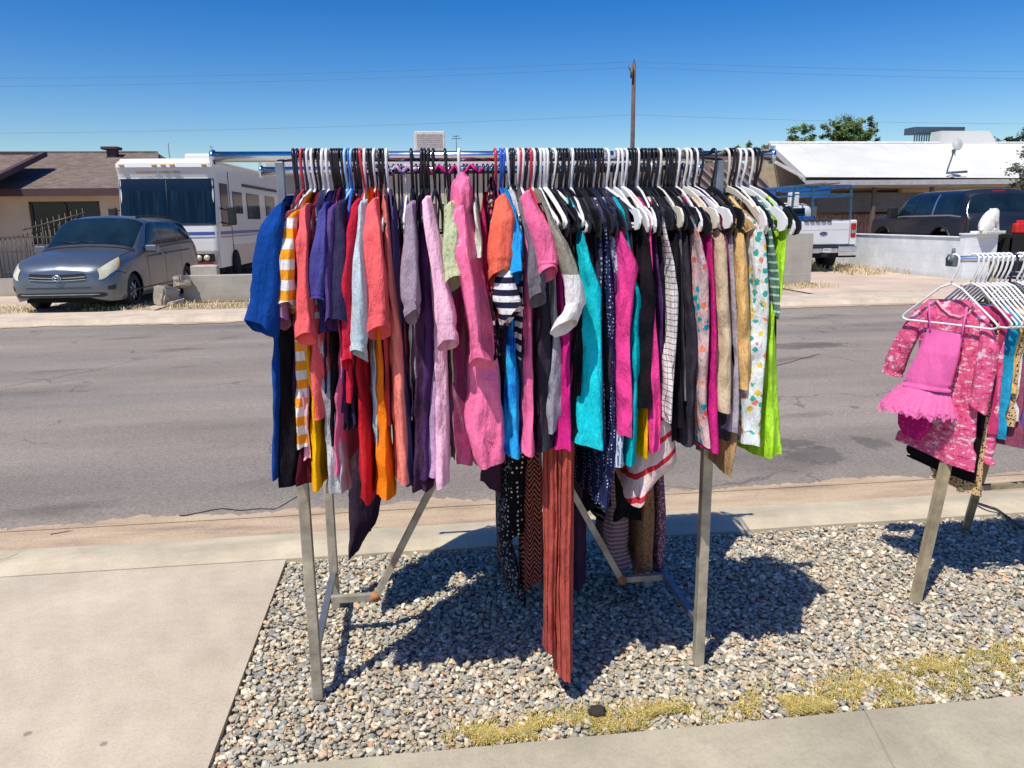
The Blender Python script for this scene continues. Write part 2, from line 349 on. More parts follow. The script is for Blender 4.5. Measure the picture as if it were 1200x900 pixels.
# ---------------- gravel stones: one mass
def gravel():
    bm = bmesh.new(); bmesh.ops.create_icosphere(bm, subdivisions=2, radius=1)
    V = np.array([v.co[:] for v in bm.verts], dtype=np.float32); T = np.array([[v.index for v in f.verts] for f in bm.faces], dtype=np.int32); bm.free()
    rng = np.random.default_rng(3); pts = []
    sp = .0165
    for lay in range(2):
        for iy in range(int(1.47/sp)):
            y = 2.107+iy*sp
            xmax = .62*y*1.02+2.5
            for ix in range(int((xmax+.655)/sp)):
                x = -.668+ix*sp+(iy % 2)*sp/2
                if lay == 1 and rng.random() < .35: continue
                pts.append((x+rng.normal()*.008, y+rng.normal()*.008, -.022+lay*.011+rng.random()*.006))
    P = np.array(pts, dtype=np.float32); ok = (P[:, 0] > -.667) & (P[:, 1] < 3.575) & (P[:, 1] > 2.108); P = P[ok]
    N = len(P)
    s = rng.uniform(.0052, .0130, N).astype(np.float32); big = rng.random(N) < .10; s[big] *= 1.3
    sc = np.stack([s*rng.uniform(.9, 1.35, N), s*rng.uniform(.65, 1., N), s*rng.uniform(.34, .66, N)], 1).astype(np.float32)
    a = rng.uniform(0, 2*np.pi, N); t1 = rng.normal(0, .35, N); t2 = rng.normal(0, .35, N)
    ca, sa, c1, s1, c2, s2 = np.cos(a), np.sin(a), np.cos(t1), np.sin(t1), np.cos(t2), np.sin(t2)
    Rz = np.zeros((N, 3, 3)); Rz[:, 0, 0] = ca; Rz[:, 0, 1] = -sa; Rz[:, 1, 0] = sa; Rz[:, 1, 1] = ca; Rz[:, 2, 2] = 1
    Rx = np.zeros((N, 3, 3)); Rx[:, 0, 0] = 1; Rx[:, 1, 1] = c1; Rx[:, 1, 2] = -s1; Rx[:, 2, 1] = s1; Rx[:, 2, 2] = c1
    Ry = np.zeros((N, 3, 3)); Ry[:, 1, 1] = 1; Ry[:, 0, 0] = c2; Ry[:, 0, 2] = s2; Ry[:, 2, 0] = -s2; Ry[:, 2, 2] = c2
    Q = (Rz@Rx@Ry).astype(np.float32)
    lump = 1+rng.normal(0, .16, (12, len(V), 1)).astype(np.float32)
    vs = np.empty((N, len(V), 3), np.float32)
    kind = rng.integers(0, 12, N)
    loc = V[None]*lump[kind]*sc[:, None, :]
    vs = np.einsum('nij,nvj->nvi', Q, loc)+P[:, None, :]
    pal = np.array([(.34, .31, .27), (.26, .27, .28), (.42, .37, .31), (.48, .45, .40), (.19, .22, .25), (.38, .27, .20), (.30, .29, .25), (.56, .53, .48), (.41, .33, .24), (.23, .22, .20), (.36, .36, .36)], np.float32)
    pr_ = np.array([.17, .14, .13, .10, .08, .05, .11, .06, .05, .05, .06]); pr_ /= pr_.sum()
    colr = pal[rng.choice(len(pal), N, p=pr_)]*rng.uniform(.8, 1.3, (N, 1)).astype(np.float32)*np.array([1.30, 1.24, 1.08], np.float32)
    me = bpy.data.meshes.new('gravel'); nv = N*len(V); nf = N*len(T)
    me.vertices.add(nv); me.vertices.foreach_set('co', vs.reshape(-1))
    F = (T[None]+(np.arange(N, dtype=np.int32)*len(V))[:, None, None]).reshape(-1)
    me.loops.add(nf*3); me.loops.foreach_set('vertex_index', F)
    me.polygons.add(nf); me.polygons.foreach_set('loop_start', np.arange(nf, dtype=np.int32)*3)
    me.polygons.foreach_set('use_smooth', np.tile(np.arange(N) % 3 == 0, (len(T), 1)).T.reshape(-1))
    me.update(); me.validate()
    at = me.attributes.new('stone', 'FLOAT_COLOR', 'POINT')
    cc = np.ones((N, len(V), 4), np.float32); cc[:, :, :3] = colr[:, None, :]; at.data.foreach_set('color', cc.reshape(-1))
    m, n, b = newmat('pebble'); A = n.nodes.new('ShaderNodeAttribute'); A.attribute_name = 'stone'
    v = tc(n); c = mixc(n, .7, A.outputs['Color'], ramp(n, noi(n, v, 130, 3, .7), [(.3, (.62, .62, .6)), (.6, (1.1, 1.08, 1.05))]), 'MULTIPLY')
    lk(n, c, b.inputs['Base Color']); b.inputs['Roughness'].default_value = .75; bump(n, b, noi(n, v, 220, 3), .3, .003)
    me.materials.append(m)
    o = bpy.data.objects.new('gravel', me); COL.objects.link(o)
    tag(o, 'loose grey, tan and bluish river gravel filling the strip', None, None, 'stuff')
gravel()

# ---------------- dry grass
def blades(name, spots, n, h, label, cols, wid=.0016):
    rng = random.Random(5); mb = MB(); cl = []
    for _ in range(n):
        x, y, z = spots(rng)
        if x is None: continue
        a = rng.uniform(0, 6.28); hh = h*rng.uniform(.4, 1.2); ln = rng.uniform(.3, 1.6)*hh
        dx, dy = math.cos(a)*ln, math.sin(a)*ln; px, py = -math.sin(a)*wid, math.cos(a)*wid
        mb.add([(x-px, y-py, z), (x+px, y+py, z), (x+dx*.45+px*.8, y+dy*.45+py*.8, z+hh*.7), (x+dx*.45-px*.8, y+dy*.45-py*.8, z+hh*.7), (x+dx, y+dy, z+hh*.85)], [(0, 1, 2, 3), (3, 2, 4)])
        c = rng.choice(cols); k = rng.uniform(.75, 1.25); cl += [(c[0]*k, c[1]*k, c[2]*k, 1)]*5
    o = mb.build(name, None); at = o.data.attributes.new('tint', 'FLOAT_COLOR', 'POINT'); at.data.foreach_set('color', [q for c in cl for q in c])
    m, nn, b = newmat('dry_blade'); A = nn.nodes.new('ShaderNodeAttribute'); A.attribute_name = 'tint'; lk(nn, A.outputs['Color'], b.inputs['Base Color']); b.inputs['Roughness'].default_value = .8
    o.data.materials.append(m); return tag(o, label, None, None, 'stuff')
GC = [(.56, .44, .13), (.42, .38, .08), (.60, .44, .16), (.64, .50, .22), (.26, .30, .06), (.52, .32, .12), (.52, .42, .10)]
def patch(regs):
    def f(rng):
        while True:
            cx, cy, rx, ry = rng.choice(regs); a = rng.uniform(0, 6.28); r = abs(rng.gauss(0, .62))
            x, y = cx+math.cos(a)*r*rx, cy+math.sin(a)*r*ry
            if y < 2.108: y = 2.108+rng.random()*.02
            if noise.noise(Vector((x*11, y*11, 0))) < -.30+.35*rng.random() or y > 2.55: continue
            return x, y, -.012
    return f
blades('grass', patch([(.16, 2.16, .10, .06), (.32, 2.16, .16, .07), (.52, 2.18, .18, .08), (.76, 2.19, .14, .07), (.42, 2.15, .3, .04), (.25, 2.14, .2, .035)]), 11000, .017, 'low dry yellow green grass at the sidewalk edge below the large rack', GC)
blades('grass', patch([(1.18, 2.18, .16, .07), (1.5, 2.22, .22, .10), (1.8, 2.28, .25, .13), (2.15, 2.3, .25, .15), (1.3, 2.14, .3, .04)]), 15000, .018, 'patchy dry yellow green grass at the sidewalk edge on the right', GC)
def farw(x0, x1, y0, y1, z=0.0):
    def f(rng):
        x, y = rng.uniform(x0, x1), rng.uniform(y0, y1)
        if noise.noise(Vector((x*1.5, y*2, 4))) < -.1: return None, 0, 0
        return x, y, z
    return f
STR = [(.60, .46, .24), (.66, .54, .32), (.50, .36, .18), (.44, .40, .18)]
blades('dry_weeds', farw(-9.5, -2.0, 15.1, 16.2), 2600, .11, 'straw coloured dry weeds along the far kerb beside the minivan', STR, .006)
blades('dry_weeds', farw(11.6, 17.3, 19.5, 25.5), 4500, .22, 'straw coloured dry weeds at the foot of the long white wall', STR, .01)
blades('dry_weeds', farw(7.2, 9.4, 16.2, 17.0), 700, .13, 'small dry weeds at the foot of the grey block pillar', STR, .006)
# orange fallen leaves on the stones
mb = MB(); rl = random.Random(11)
for _ in range(110):
    if rl.random() < .5: x, y = rl.uniform(-.5, 2.6), rl.uniform(2.12, 2.5)
    else: x, y = rl.uniform(-.6, 3), rl.uniform(2.12, 3.5)
    a = rl.uniform(0, 6.28); L = rl.uniform(.009, .017); c, s_ = math.cos(a), math.sin(a); z = .006
    q = [(-L, 0, 0), (0, -L*.4, .004), (L, 0, .001), (0, L*.4, .005)]
    mb.add([(x+c*p-s_*r_, y+s_*p+c*r_, z+h) for p, r_, h in q], [(0, 1, 2), (0, 2, 3)])
tag(mb.build('fallen_leaves', plain('dead_leaf', (.50, .27, .08), .8, var=.4, sc=40)), 'small orange dead leaves scattered over the gravel', None, None, 'stuff')
# dark clump near the grass
bm = bmesh.new(); bmesh.ops.create_icosphere(bm, subdivisions=3, radius=.026)
for v in bm.verts: v.co = Vector((v.co.x*1.15, v.co.y*.9, v.co.z*.75))*(1+.35*noise.noise(v.co*70))
p = GR(700, 836, 0); mb = MB().bm(bm, True)
tag(mb.build('dirt_clod', plain('clod', (.035, .03, .028), .95, bmp=.6, var=.4, sc=30), loc=(p.x, p.y, .008)), 'small dark round clod lying on the dry grass near the sidewalk', 'clod')
# black hose at right
mb = MB(); pts = []
for i in range(24):
    t = i/23; q = [(1146, 590), (1168, 597), (1190, 613), (1215, 628)][0:]
    a = t*3; k = min(2, int(a)); f_ = a-k; x = q[k][0]*(1-f_)+q[k+1][0]*f_; y = q[k][1]*(1-f_)+q[k+1][1]*f_
    pts.append(GR(x, y, .02+.01*math.sin(t*9)))
mb.tube(pts, .008, 8); tag(mb.build('hose', plain('black_rubber', (.02, .02, .022), .5)), 'thin black hose curving over the kerb behind the small rack', 'hose')

# ================================================================== LARGE RACK
YF, YB, ZR = 2.44, 3.07, 1.79
m_chrome = plain('chrome_rail', (.72, .74, .78), .16, 1, .08)
m_leg = plain('weathered_steel', (.40, .36, .28), .55, .35, .35, 14, bmp=.2)
m_leg2 = plain('dull_steel', (.26, .28, .31), .42, .7, .2, 10)
m_rust = plain('rusty_weld', (.42, .18, .07), .9, 0, .4, 30)
rack = empty('clothes_rack', (.30, 2.75, 0), 'large rolling style metal rack with two chrome rails packed with adult clothes', 'clothes rack')
def P_(mb, name, mat): return mb.build(name, mat, rack, loc=(-.30, -2.75, 0))
def rail(y, x0, x1, z):
    mb = MB().tube([(x0, y, z), (x1, y, z)], .0155, 20)
    r = P_(mb, 'rail', m_chrome)
    for x, s in ((x0, -1), (x1, 1)):
        c = MB().disc((x+s*.003, y, z-.002), (1, 0, 0), .022, .012, 20).box(x+s*.006-.003, x+s*.006+.003, y-.014, y+.014, z-.026, z+.03, .002)
        c.build('end_cap', m_chrome, r)
rail(YF, -.575, 1.145, ZR); rail(YB, -.555, 1.135, ZR-.002)
def post(x, y, z1, nm='leg'):
    P_(MB().box(x-.0175, x+.0175, y-.0175, y+.0175, -.012, z1, .003), nm, m_leg)
for x, y in ((-.389, YF), (.975, YF), (-.389, YB), (.975, YB)):
    post(x, y, 1.28)
    P_(MB().box(x-.0125, x+.0125, y-.0125, y+.0125, 1.28, ZR-.014, .003), 'upright', m_leg2)
def bar(a, b, r, mat, nm):
    return P_(MB().tube([a, b], r*1.25, 4, square=True), nm, mat)
zb = .155
for x, sx in ((-.389, 1), (.975, -1)):
    bar((x, YF+.018, zb), (x, YB-.018, zb), .013, m_leg2, 'side_brace')
    xm = x+sx*.013; xe = x+sx*.185; ym = 2.83
    bar((xm, ym, zb), (xe, ym, zb), .014, m_leg, 'cross_bar')
    bar((xe, ym, zb-.005), (x+sx*.66, ym, 1.05), .014, m_leg, 'diagonal_brace')
    P_(MB().disc((xe, ym, zb), (0, 1, 0), .019, .03, 12), 'hinge_joint', m_rust)
bar((-.389+.0175, YB, 1.22), (.975-.0175, YB, 1.22), .012, m_leg2, 'back_bar')

# ------------------------------------------------------------------ hangers
HC = {'black': (.012, .012, .016), 'navy': (.012, .018, .06), 'white': (.80, .80, .80), 'red': (.55, .03, .05), 'blue': (.02, .12, .55), 'cream': (.74, .68, .56),
      'sky': (.35, .60, .80), 'green': (.35, .65, .08), 'grey': (.25, .26, .28)}
HM = {k: plain('hanger_'+k, c, .35, 0, .06, 8, spec=.5) for k, c in HC.items()}
def hanger_mesh(kind, s=1.0, drop=.10):
    mb = MB(); pts = []
    r = .0046 if kind == 'tube' else .0042
    # hook over the rail, lying in the local YZ plane; the near end is -Y
    R0 = .0205
    for i in range(15):
        a = R(200-i*200/14-10); pts.append((0, math.cos(a)*R0, math.sin(a)*R0))
    pts += [(0, R0*1.0, -.018), (0, R0*.75, -.045), (0, R0*.35, -.065), (0, 0, -.080), (0, 0, -.098)]
    mb.tube([(x_, -y_, z_) for x_, y_, z_ in pts], r, 8)
    W, zt, zn = .205*s, -.098-drop*s, -.096
    if kind == 'tube':
        o = [(0, 0, zn), (0, -.045*s, zn-.018*s), (0, -W*.55, zn-(.5*drop)*s), (0, -W*.92, zt+.012), (0, -W, zt-.002), (0, -W*.985, zt-.014), (0, -W*.9, zt-.020), (0, 0, zt-.019), (0, W*.9, zt-.020), (0, W*.985, zt-.014), (0, W, zt-.002), (0, W*.92, zt+.012), (0, W*.55, zn-(.5*drop)*s), (0, .045*s, zn-.018*s)]
        mb.tube(o, r, 8, closed=True)
    else:                                # flat broad arms with rounded, notched ends
        for sg in (-1, 1):
            top = [(0, zn+.004), (.05*s, zn-.012*s), (W*.5, zn-.040*s), (W*.62, zn-.054*s), (W*.68, zn-.066*s), (W*.75, zn-.064*s), (W*.92, zt+.020), (W*1.01, zt), (W*1.02, zt-.018), (W*.97, zt-.034), (W*.88, zt-.038)]
            bot = [(W*.84, zt-.026), (W*.84, zt-.008), (W*.8, zt+.004), (W*.5, zn-.056*s), (.04*s, zn-.026*s), (0, zn-.016)]
            mb.prism([(sg*y, z) for y, z in top+bot][::sg], 0, -.0032, .0032)
        mb.tube([(0, -W*.86, zt-.03), (0, 0, zt-.026), (0, W*.86, zt-.03)], .0026, 6)
    return mb.mesh('hanger')
HMESH = {}
def hanger(kind, color, pos, rz, label, group=None, s=1.0, tilt=0, drop=.10):
    k = (kind, color, s, drop)
    if k not in HMESH:
        me = hanger_mesh(kind, s, drop); me.materials.append(HM[color]); HMESH[k] = me
    o = bpy.data.objects.new('clothes_hanger', HMESH[k]); COL.objects.link(o)
    o.location = pos; o.rotation_euler = (0, tilt, rz)
    return tag(o, label, 'hanger', group)
def interp(x, tab):
    for (a, u), (b, v) in zip(tab[:-1], tab[1:]):
        if x <= b: return u+(v-u)*max(0, (x-a))/(b-a)
    return tab[-1][1]
SPL = [(340, -22), (400, -15), (453, -6), (500, -2), (540, 0), (590, 12), (650, 27), (722, 30), (800, 38), (880, 46)]
def tip(hx, Y=YF): return hx+interp(hx, SPL)

# ------------------------------------------------------------------ cloth shapes
def wob(p, sc, seed, zz=.22): return noise.noise(Vector((p[0]*sc+seed, p[1]*sc+seed*1.7, p[2]*sc*zz)))
def drape(kf, hookx, q_near, q_far, near_y, back_w, rise, mat, name, parent=None, loc=None, seed=0, rough=.011, YR=YF, hem=.006, dip=.0, n=44, rows=34, org=None, fold=1.0, pleat=0):
    """kf: [(z, xL, xR)] of the edge that faces the street side; the cloth runs back from there to the far tip of its hanger."""
    kf = sorted(kf, key=lambda k: -k[0]); zt, zb_ = kf[0][0], kf[-1][0]
    rnd = random.Random(seed); ph = rnd.uniform(0, 6); kk = rnd.choice([3, 4, 5]); mb = MB()
    nearx0 = (kf[0][1]+kf[0][2])/2; farx = hookx-(nearx0-hookx)*.55
    def at(z):
        for a, b in zip(kf[:-1], kf[1:]):
            if z >= b[0]:
                t = (a[0]-z)/max(1e-6, a[0]-b[0]); t = t*t*(3-2*t)*.5+t*.5
                return a[1]+(b[1]-a[1])*t, a[2]+(b[2]-a[2])*t
        return kf[-1][1:]
    qc, qh = (q_near+q_far)/2, (q_near-q_far)/2
    sl = rnd.uniform(-.6, .6)
    def fn(i, j):
        z0 = zt+(zb_-zt)*i; xl, xr = at(z0); cx, hw = (xl+xr)/2, (xr-xl)/2*(.92+.08*i)
        th = 2*math.pi*j; c, s = math.cos(th), math.sin(th)
        cu = math.copysign(abs(c)**.55, c); su = math.copysign(abs(s)**.75, s)
        near = (cu+1)/2; near = near*near*(3-2*near)
        q = qc+qh*cu*(.97+.05*i)
        lean = cx+(farx-cx)*(1-near)
        wd = back_w+(hw-back_w)*near
        if i < .06: wd *= .25+.75*(i/.06)
        x = lean+su*wd
        y = YR-q
        # vertical pleats, growing toward the hem
        pl = math.sin(kk*q/max(.05, qh)*2.2+ph+su*1.1)*.006*fold*(.15+i)
        x += pl*(1-near*.6)
        y += math.sin(su*4.2+ph)*.009*fold*(.25+i)*near
        if pleat: y += pleat*near*math.sin(math.asin(max(-1, min(1, s)))*17+.6*math.sin(i*5+ph)); x += pleat*.25*near*math.cos(th*17)
        z = z0
        fade = max(0, 1-i/.35)
        z += rise*fade*(1-min(1, abs(cu)))**.9
        if dip: z -= dip*fade*max(0, 1-(abs(cu)/.38)**2)
        if i > .9: z += (i-.9)*10*hem*(math.sin(2*th+ph)+sl*su)
        w1 = wob((x, y, z), 13, seed); w2 = wob((x, y, z*1.6), 40, seed+5)
        am = rough*min(1, .25+i*1.6)
        ed_ = .93 if .92 < i < .95 else 1.05 if i >= .95 else 1.0
        return Vector((lean+(x-lean)*ed_+(w1*.7+w2*.45)*am*1.3, y-(w1*1.0-w2*.9)*am*1.7, z))
    mb.grid(rows, n, fn, True, wrap=True)
    o = mb.build(name, mat, parent, org=org, loc=loc)
    return o
def tubecloth(rings, mat, name, parent=None, org=None, seed=0, n=30, sub=8, rough=.010, hemtilt=0.0, close_top=True, opn=0.0):
    """rings: [(centre, U half axis, W half axis)] along a sleeve, a leg or any hanging tube."""
    mb = MB(); N = len(rings); rnd = random.Random(seed); ph = rnd.uniform(0, 6)
    def fn(i, j):
        t = i*(N-1); k = min(N-2, int(t)); f = t-k; f = f*f*(3-2*f)*.5+f*.5
        c = Vector(rings[k][0]).lerp(Vector(rings[k+1][0]), f); U = Vector(rings[k][1]).lerp(Vector(rings[k+1][1]), f); Wd = Vector(rings[k][2]).lerp(Vector(rings[k+1][2]), f)
        th = 2*math.pi*j; cs, sn = math.cos(th), math.sin(th)
        cu = math.copysign(abs(cs)**.7, cs); su = math.copysign(abs(sn)**.8, sn)
        ed_ = .94 if .865 < i < .905 else 1.05 if i > .905 else 1.0
        p = c+(U*cu+Wd*su)*ed_
        p += Wd.normalized()*math.sin(cu*4+ph+i*2)*.004*i*(1 if Wd.length > .008 else .5)
        p.z += hemtilt*.6*cu*max(0, (i-.8)*5)-opn*sn*max(0, (i-.72)/.28)**1.3
        p.y -= opn*.35*sn*(-1)*max(0, (i-.8)*5) if opn else 0
        w1 = wob(p, 15, seed); w2 = wob(p, 38, seed+3); am = rough*min(1, .3+i)
        return p+Vector((w1+w2*.5, -(w1-w2*.6), 0))*am*1.6
    mb.grid(sub*(N-1)+1, n, fn, True, wrap=True)
    return mb.build(name, mat, parent, org=org)

# colours
C = dict(royal=(.006, .055, .27), navy=(.02, .022, .06), black=(.012, .011, .014), mauve=(.42, .20, .33), white=(.78, .76, .76), yel=(.88, .33, .02), lpink=(.82, .42, .50), orange=(.92, .22, .01),
         coral=(.85, .13, .14), red=(.62, .02, .03), maroon=(.10, .012, .03), indigo=(.065, .06, .26), violet=(.10, .055, .21), dnavy=(.035, .03, .08), pink=(.80, .16, .32), crimson=(.60, .02, .05),
         aqua=(.48, .60, .66), salmon=(.86, .25, .20), slate=(.12, .10, .27), purple=(.075, .03, .12), plum=(.07, .03, .07), gmauve=(.33, .26, .34), bpink=(.88, .50, .66), lilac=(.55, .34, .56), pist=(.50, .56, .34),
         wine=(.20, .012, .07), hood=(.90, .17, .36), rose=(.62, .03, .12), sky=(.02, .36, .82), cobalt=(.01, .10, .50), grey=(.16, .15, .18), lgrey=(.50, .50, .54), magenta=(.62, .02, .22), char=(.04, .035, .05),
         cyan=(.01, .62, .72), teal=(.0, .42, .48), olive=(.28, .27, .22), hot=(.85, .06, .30), gold=(.72, .46, .18), khaki=(.60, .48, .32), tan=(.40, .25, .12), lime=(.42, .80, .02), rust=(.42, .085, .065), yolk=(.85, .45, .0), mint=(.68, .80, .66))
def c_(k): return C[k] if isinstance(k, str) else k
def kz(kf, Y): # photo-measured edge outline -> metres on the upright plane Y
    out = []
    for y, a, b in kf:
        A = PL(a, y, Y); B = PL(b, y, Y); out.append(((A.z+B.z)/2, A.x, B.x))
    return out
def hookpos(hx): return PL(hx, 178, YF).x
GARM = {}
def garment(hx, name, label, cat, mat, body=None, sleeves=(), q=.0, rise=.085, dip=.03, hem=.006, group=None, top=True, sl_mat=None, fold=1.0, rough=.011):
    hxw = hookpos(hx); Yn = YF-.185-q; seed = int(hx*7+len(label))
    org = Vector((hxw, YF, ZR)); root = None
    if body:
        if top and body[0][0] > 276:
            t = tip(hx); body = [(258, t-3, t+3)]+list(body)
            m0 = body[1]; 
            if m0[0] > 330: body.insert(1, (m0[0]-30, (m0[1]+t-5)/2+1, (m0[2]+t+5)/2-1))
        root = drape(kz(body, Yn), hxw, .185+q, -.185, 0, .006, rise, mat, name, None, None, seed, dip=dip, hem=hem, org=org, fold=fold, rough=rough)
        tag(root, label, cat, group)
    for k, sl in enumerate(sleeves):
        sm = sl_mat or mat; kf = sl[0] if isinstance(sl, tuple) else sl; tl = sl[1] if isinstance(sl, tuple) else .012
        rings = []; L = len(kf)
        for i, (y, a, b) in enumerate(kf):
            qq = .19+q+.035*min(1, i/1.5); Y = YF-qq; A = PL(a, y, Y); B = PL(b, y, Y); c = (A+B)/2; hw = (B.x-A.x)/2
            d = .028 if i else .018
            sl_ = (1 if hxw > c.x-.004 else -1)*(.95, .40, .0, .0, .0, .0)[min(i, 5)]
            rings.append((c, (hw*.97, -hw*.25, hw*sl_), (.006, d, 0)))
        # the sleeve starts inside the shoulder
        c0, U, W_ = rings[0]; n0 = Vector((hxw, YF-.10, ZR-.145))
        rings.insert(0, (n0.lerp(c0, .45), Vector(U)*.5, Vector(W_)*.8))
        rings.insert(0, (n0, Vector((.004, 0, 0)), Vector((0, .012, 0))))
        nm = 'sleeve'
        if root is None:
            root = tubecloth(rings, sm, name, None, org=org, seed=seed+k, hemtilt=tl, opn=.022); tag(root, label, cat, group)
            # the rest of the shirt behind its sleeve
            z0, z1 = rings[2][0].z, max(.85, rings[-1][0].z-.30)
            xn = (kf[0][1]+kf[0][2])/2; a = PL(xn-2, kf[0][0], YF-.17).x; b = PL(xn+4, kf[0][0], YF-.17).x
            d = drape([(z0, a, b), ((z0+z1)/2, a-.004, b+.006), (z1, a-.004, b+.008)], hxw, .165, -.185, 0, .006, rise, mat, 'body', None, None, seed+9, dip=dip)
            d.parent = root; d.location = -org
        else:
            s_ = tubecloth(rings, sm, nm, None, org=None, seed=seed+k, hemtilt=tl, opn=.022)
            s_.parent = root; s_.location = -org
        # turned hem of the sleeve
    if hx > 650 and root is not None and body:
        t_ = PL(tip(hx), 262, YF-.17); hm = MB(); zt_ = t_.z-.02
        a_ = Vector((t_.x, YF-.165, zt_)); b_ = Vector((hxw+(t_.x-hxw)*.45+.004, YF-.085, 1.66)); c_2 = Vector((hxw+(t_.x-hxw)*.4+.008, YF-.06, 1.60))
        st_ = hm.tube([a_, a_.lerp(b_, .5)+Vector((.004, -.004, .01)), b_, c_2], .0075, 8, flat=.5).build('strap', mat); st_.parent = root; st_.location = -org
    GARM[hx] = label
    return root
def cl(*a, **k):
    a = list(a); a[0] = c_(a[0]); a[2:] = [c_(x) if isinstance(x, str) else x for x in a[2:]]
    return cloth(*a, **k)

HOOKS = []
def H(s, col, kind='tube'):
    for x in s: HOOKS.append((x, col, kind))
H([344, 370, 374, 389, 392, 395, 398, 401, 416, 419, 432, 435, 445, 448], 'black'); H([348, 358], 'navy'); H([354, 423], 'red'); H([361, 366, 378, 383, 427, 439, 453], 'white')
H([405, 412], 'sky'); H([409], 'blue')
H([482, 494, 497.5, 502, 508, 522], 'black'); H([538], 'white')
H([580, 609, 621], 'red'); H([586.5, 590], 'blue'); H([594, 606, 612, 624, 632, 636, 640, 648], 'white'); H([598, 601, 616, 628, 643], 'black')
H([652, 656, 660, 664, 674, 678, 682, 686, 690, 697, 701, 705], 'black', 'wide'); H([693], 'navy', 'wide'); H([670, 710], 'white'); H([722, 727, 732, 747], 'white', 'wide')
H([737, 740.5, 744, 752, 756, 760, 764, 768, 778, 781.5, 785, 788.5, 811, 820, 836], 'black', 'wide'); H([772, 802], 'cream', 'wide'); H([794, 806, 814], 'white', 'wide')
H([851], 'cream', 'wide'); H([856, 860], 'black', 'wide'); H([865, 878, 870], 'white', 'wide'); H([884, 888], 'black', 'wide')

# ------------------------------------------------------------------ garments on the front rail
garment(344, 'shirt', 'royal blue short sleeved shirt hanging first from the left end of the large rack', 'shirt', cl('royal'), [(250, 320, 334), (400, 315, 333), (560, 317, 328)], [([(247, 311, 334), (270, 302, 336), (330, 291, 330), (385, 284, 322)], -.03)], q=.01)
garment(348, 'shirt', 'long black and navy shirt right behind the royal blue shirt', 'shirt', cl('black'), [(255, 330, 343), (380, 322, 348), (500, 321, 350), (572, 322, 345)])
garment(354, 'shirt', 'dull mauve shirt on a red hanger beside the yellow striped shirt', 'shirt', cl('mauve'), None, [[(252, 331, 341), (300, 326, 337), (380, 324, 342)]])
garment(361, 'shirt', 'long sleeved shirt with broad yellow and white stripes', 'shirt', cl('yel', 'stripe', 'white', p=1.0), [(254, 338, 353), (330, 342, 360), (400, 343, 361), (527, 345, 361)], [[(255, 333, 348), (300, 326, 346), (362, 325, 345)]], q=.012)
garment(366, 'shirt', 'pale pink shirt showing between the yellow striped and the coral shirt', 'shirt', cl('lpink'), [(250, 345, 353), (330, 343, 352), (440, 352, 362), (540, 358, 366)])
garment(370, 'shirt', 'yellow orange shirt hanging just left of the coral shirt with white bands', 'shirt', cl('yolk'), [(246, 350, 360), (300, 347, 355), (400, 354, 364), (480, 360, 375), (572, 362, 378)], q=.005)
garment(374, 'shirt', 'dark maroon shirt whose curved hem shows under the yellow orange one', 'shirt', cl('maroon'), [(246, 358, 366), (400, 350, 366), (500, 345, 374), (570, 343, 376)], q=-.01)
garment(378, 'shirt', 'coral red shirt with two white bands on its sleeve', 'shirt', cl('coral', 'band', 'white'), [(246, 362, 370), (320, 360, 374), (400, 358, 386), (490, 360, 390)], [[(244, 354, 367), (280, 350, 365), (350, 348, 367), (397, 350, 368)]], q=.01)
garment(383, 'shirt', 'white and lavender shirt squeezed between the coral and the indigo shirt', 'shirt', cl('lgrey'), [(243, 366, 374), (400, 373, 380), (545, 380, 408), (580, 380, 408)])
garment(392, 'shirt', 'indigo blue shirt with a short sleeve near the left end of the rack', 'shirt', cl('indigo'), [(244, 372, 386), (340, 368, 388), (390, 370, 391)], [[(243, 374, 388), (290, 366, 385), (345, 357, 383), (358, 358, 384)]], q=.005)
garment(395, 'shirt', 'violet shirt showing as a narrow strip beside the indigo shirt', 'shirt', cl('violet'), None, [[(243, 384, 394), (300, 381, 391), (380, 381, 392)]])
garment(398, 'shirt', 'rose pink long shirt left of the crimson shirt', 'shirt', cl('pink'), [(240, 390, 398), (300, 386, 394), (400, 393, 408), (480, 388, 408), (555, 389, 404)])
garment(401, 'shirt', 'very dark navy tee with a wide short sleeve between the violet and the crimson', 'shirt', cl('dnavy'), None, [[(240, 391, 404), (300, 384, 409), (382, 381, 409)]])
garment(405, 'shirt', 'black long shirt hanging below the dark navy tee', 'shirt', cl('black'), [(255, 396, 404), (380, 382, 398), (430, 384, 400), (520, 386, 397)])
garment(423, 'shirt', 'crimson shirt on a red hanger left of the pale aqua tee', 'shirt', cl('crimson'), [(250, 408, 418), (400, 400, 414), (440, 398, 416), (470, 400, 412)], [[(238, 410, 422), (290, 406, 419), (400, 403, 416), (428, 401, 414)]])
garment(427, 'shirt', 'pale aqua grey tee with a long loose sleeve in front of red clothes', 'shirt', cl('aqua'), None, [([(238, 421, 431), (300, 415, 429), (395, 413, 431), (417, 414, 430)], -.01)], q=.01)
garment(432, 'shirt', 'bright red long shirt hanging lowest among the red clothes', 'shirt', cl('red'), [(250, 420, 430), (380, 412, 426), (480, 415, 434), (588, 420, 441)])
garment(439, 'shirt', 'coral red tee with a wide short sleeve left of the salmon shirt', 'shirt', cl('coral'), None, [([(237, 433, 446), (270, 428, 450), (360, 432, 457), (390, 434, 457)], .02)], q=.005)
garment(435, 'shirt', 'vivid orange long shirt hanging under the coral red tee', 'shirt', cl('orange'), [(240, 427, 436), (400, 436, 448), (500, 439, 456), (585, 438, 463)], q=.012)
garment(448, 'shirt', 'salmon pink shirt with one very long narrow sleeve', 'shirt', cl('salmon'), [(236, 446, 455), (300, 446, 461), (400, 455, 471), (500, 460, 477), (566, 463, 481)], q=.02)
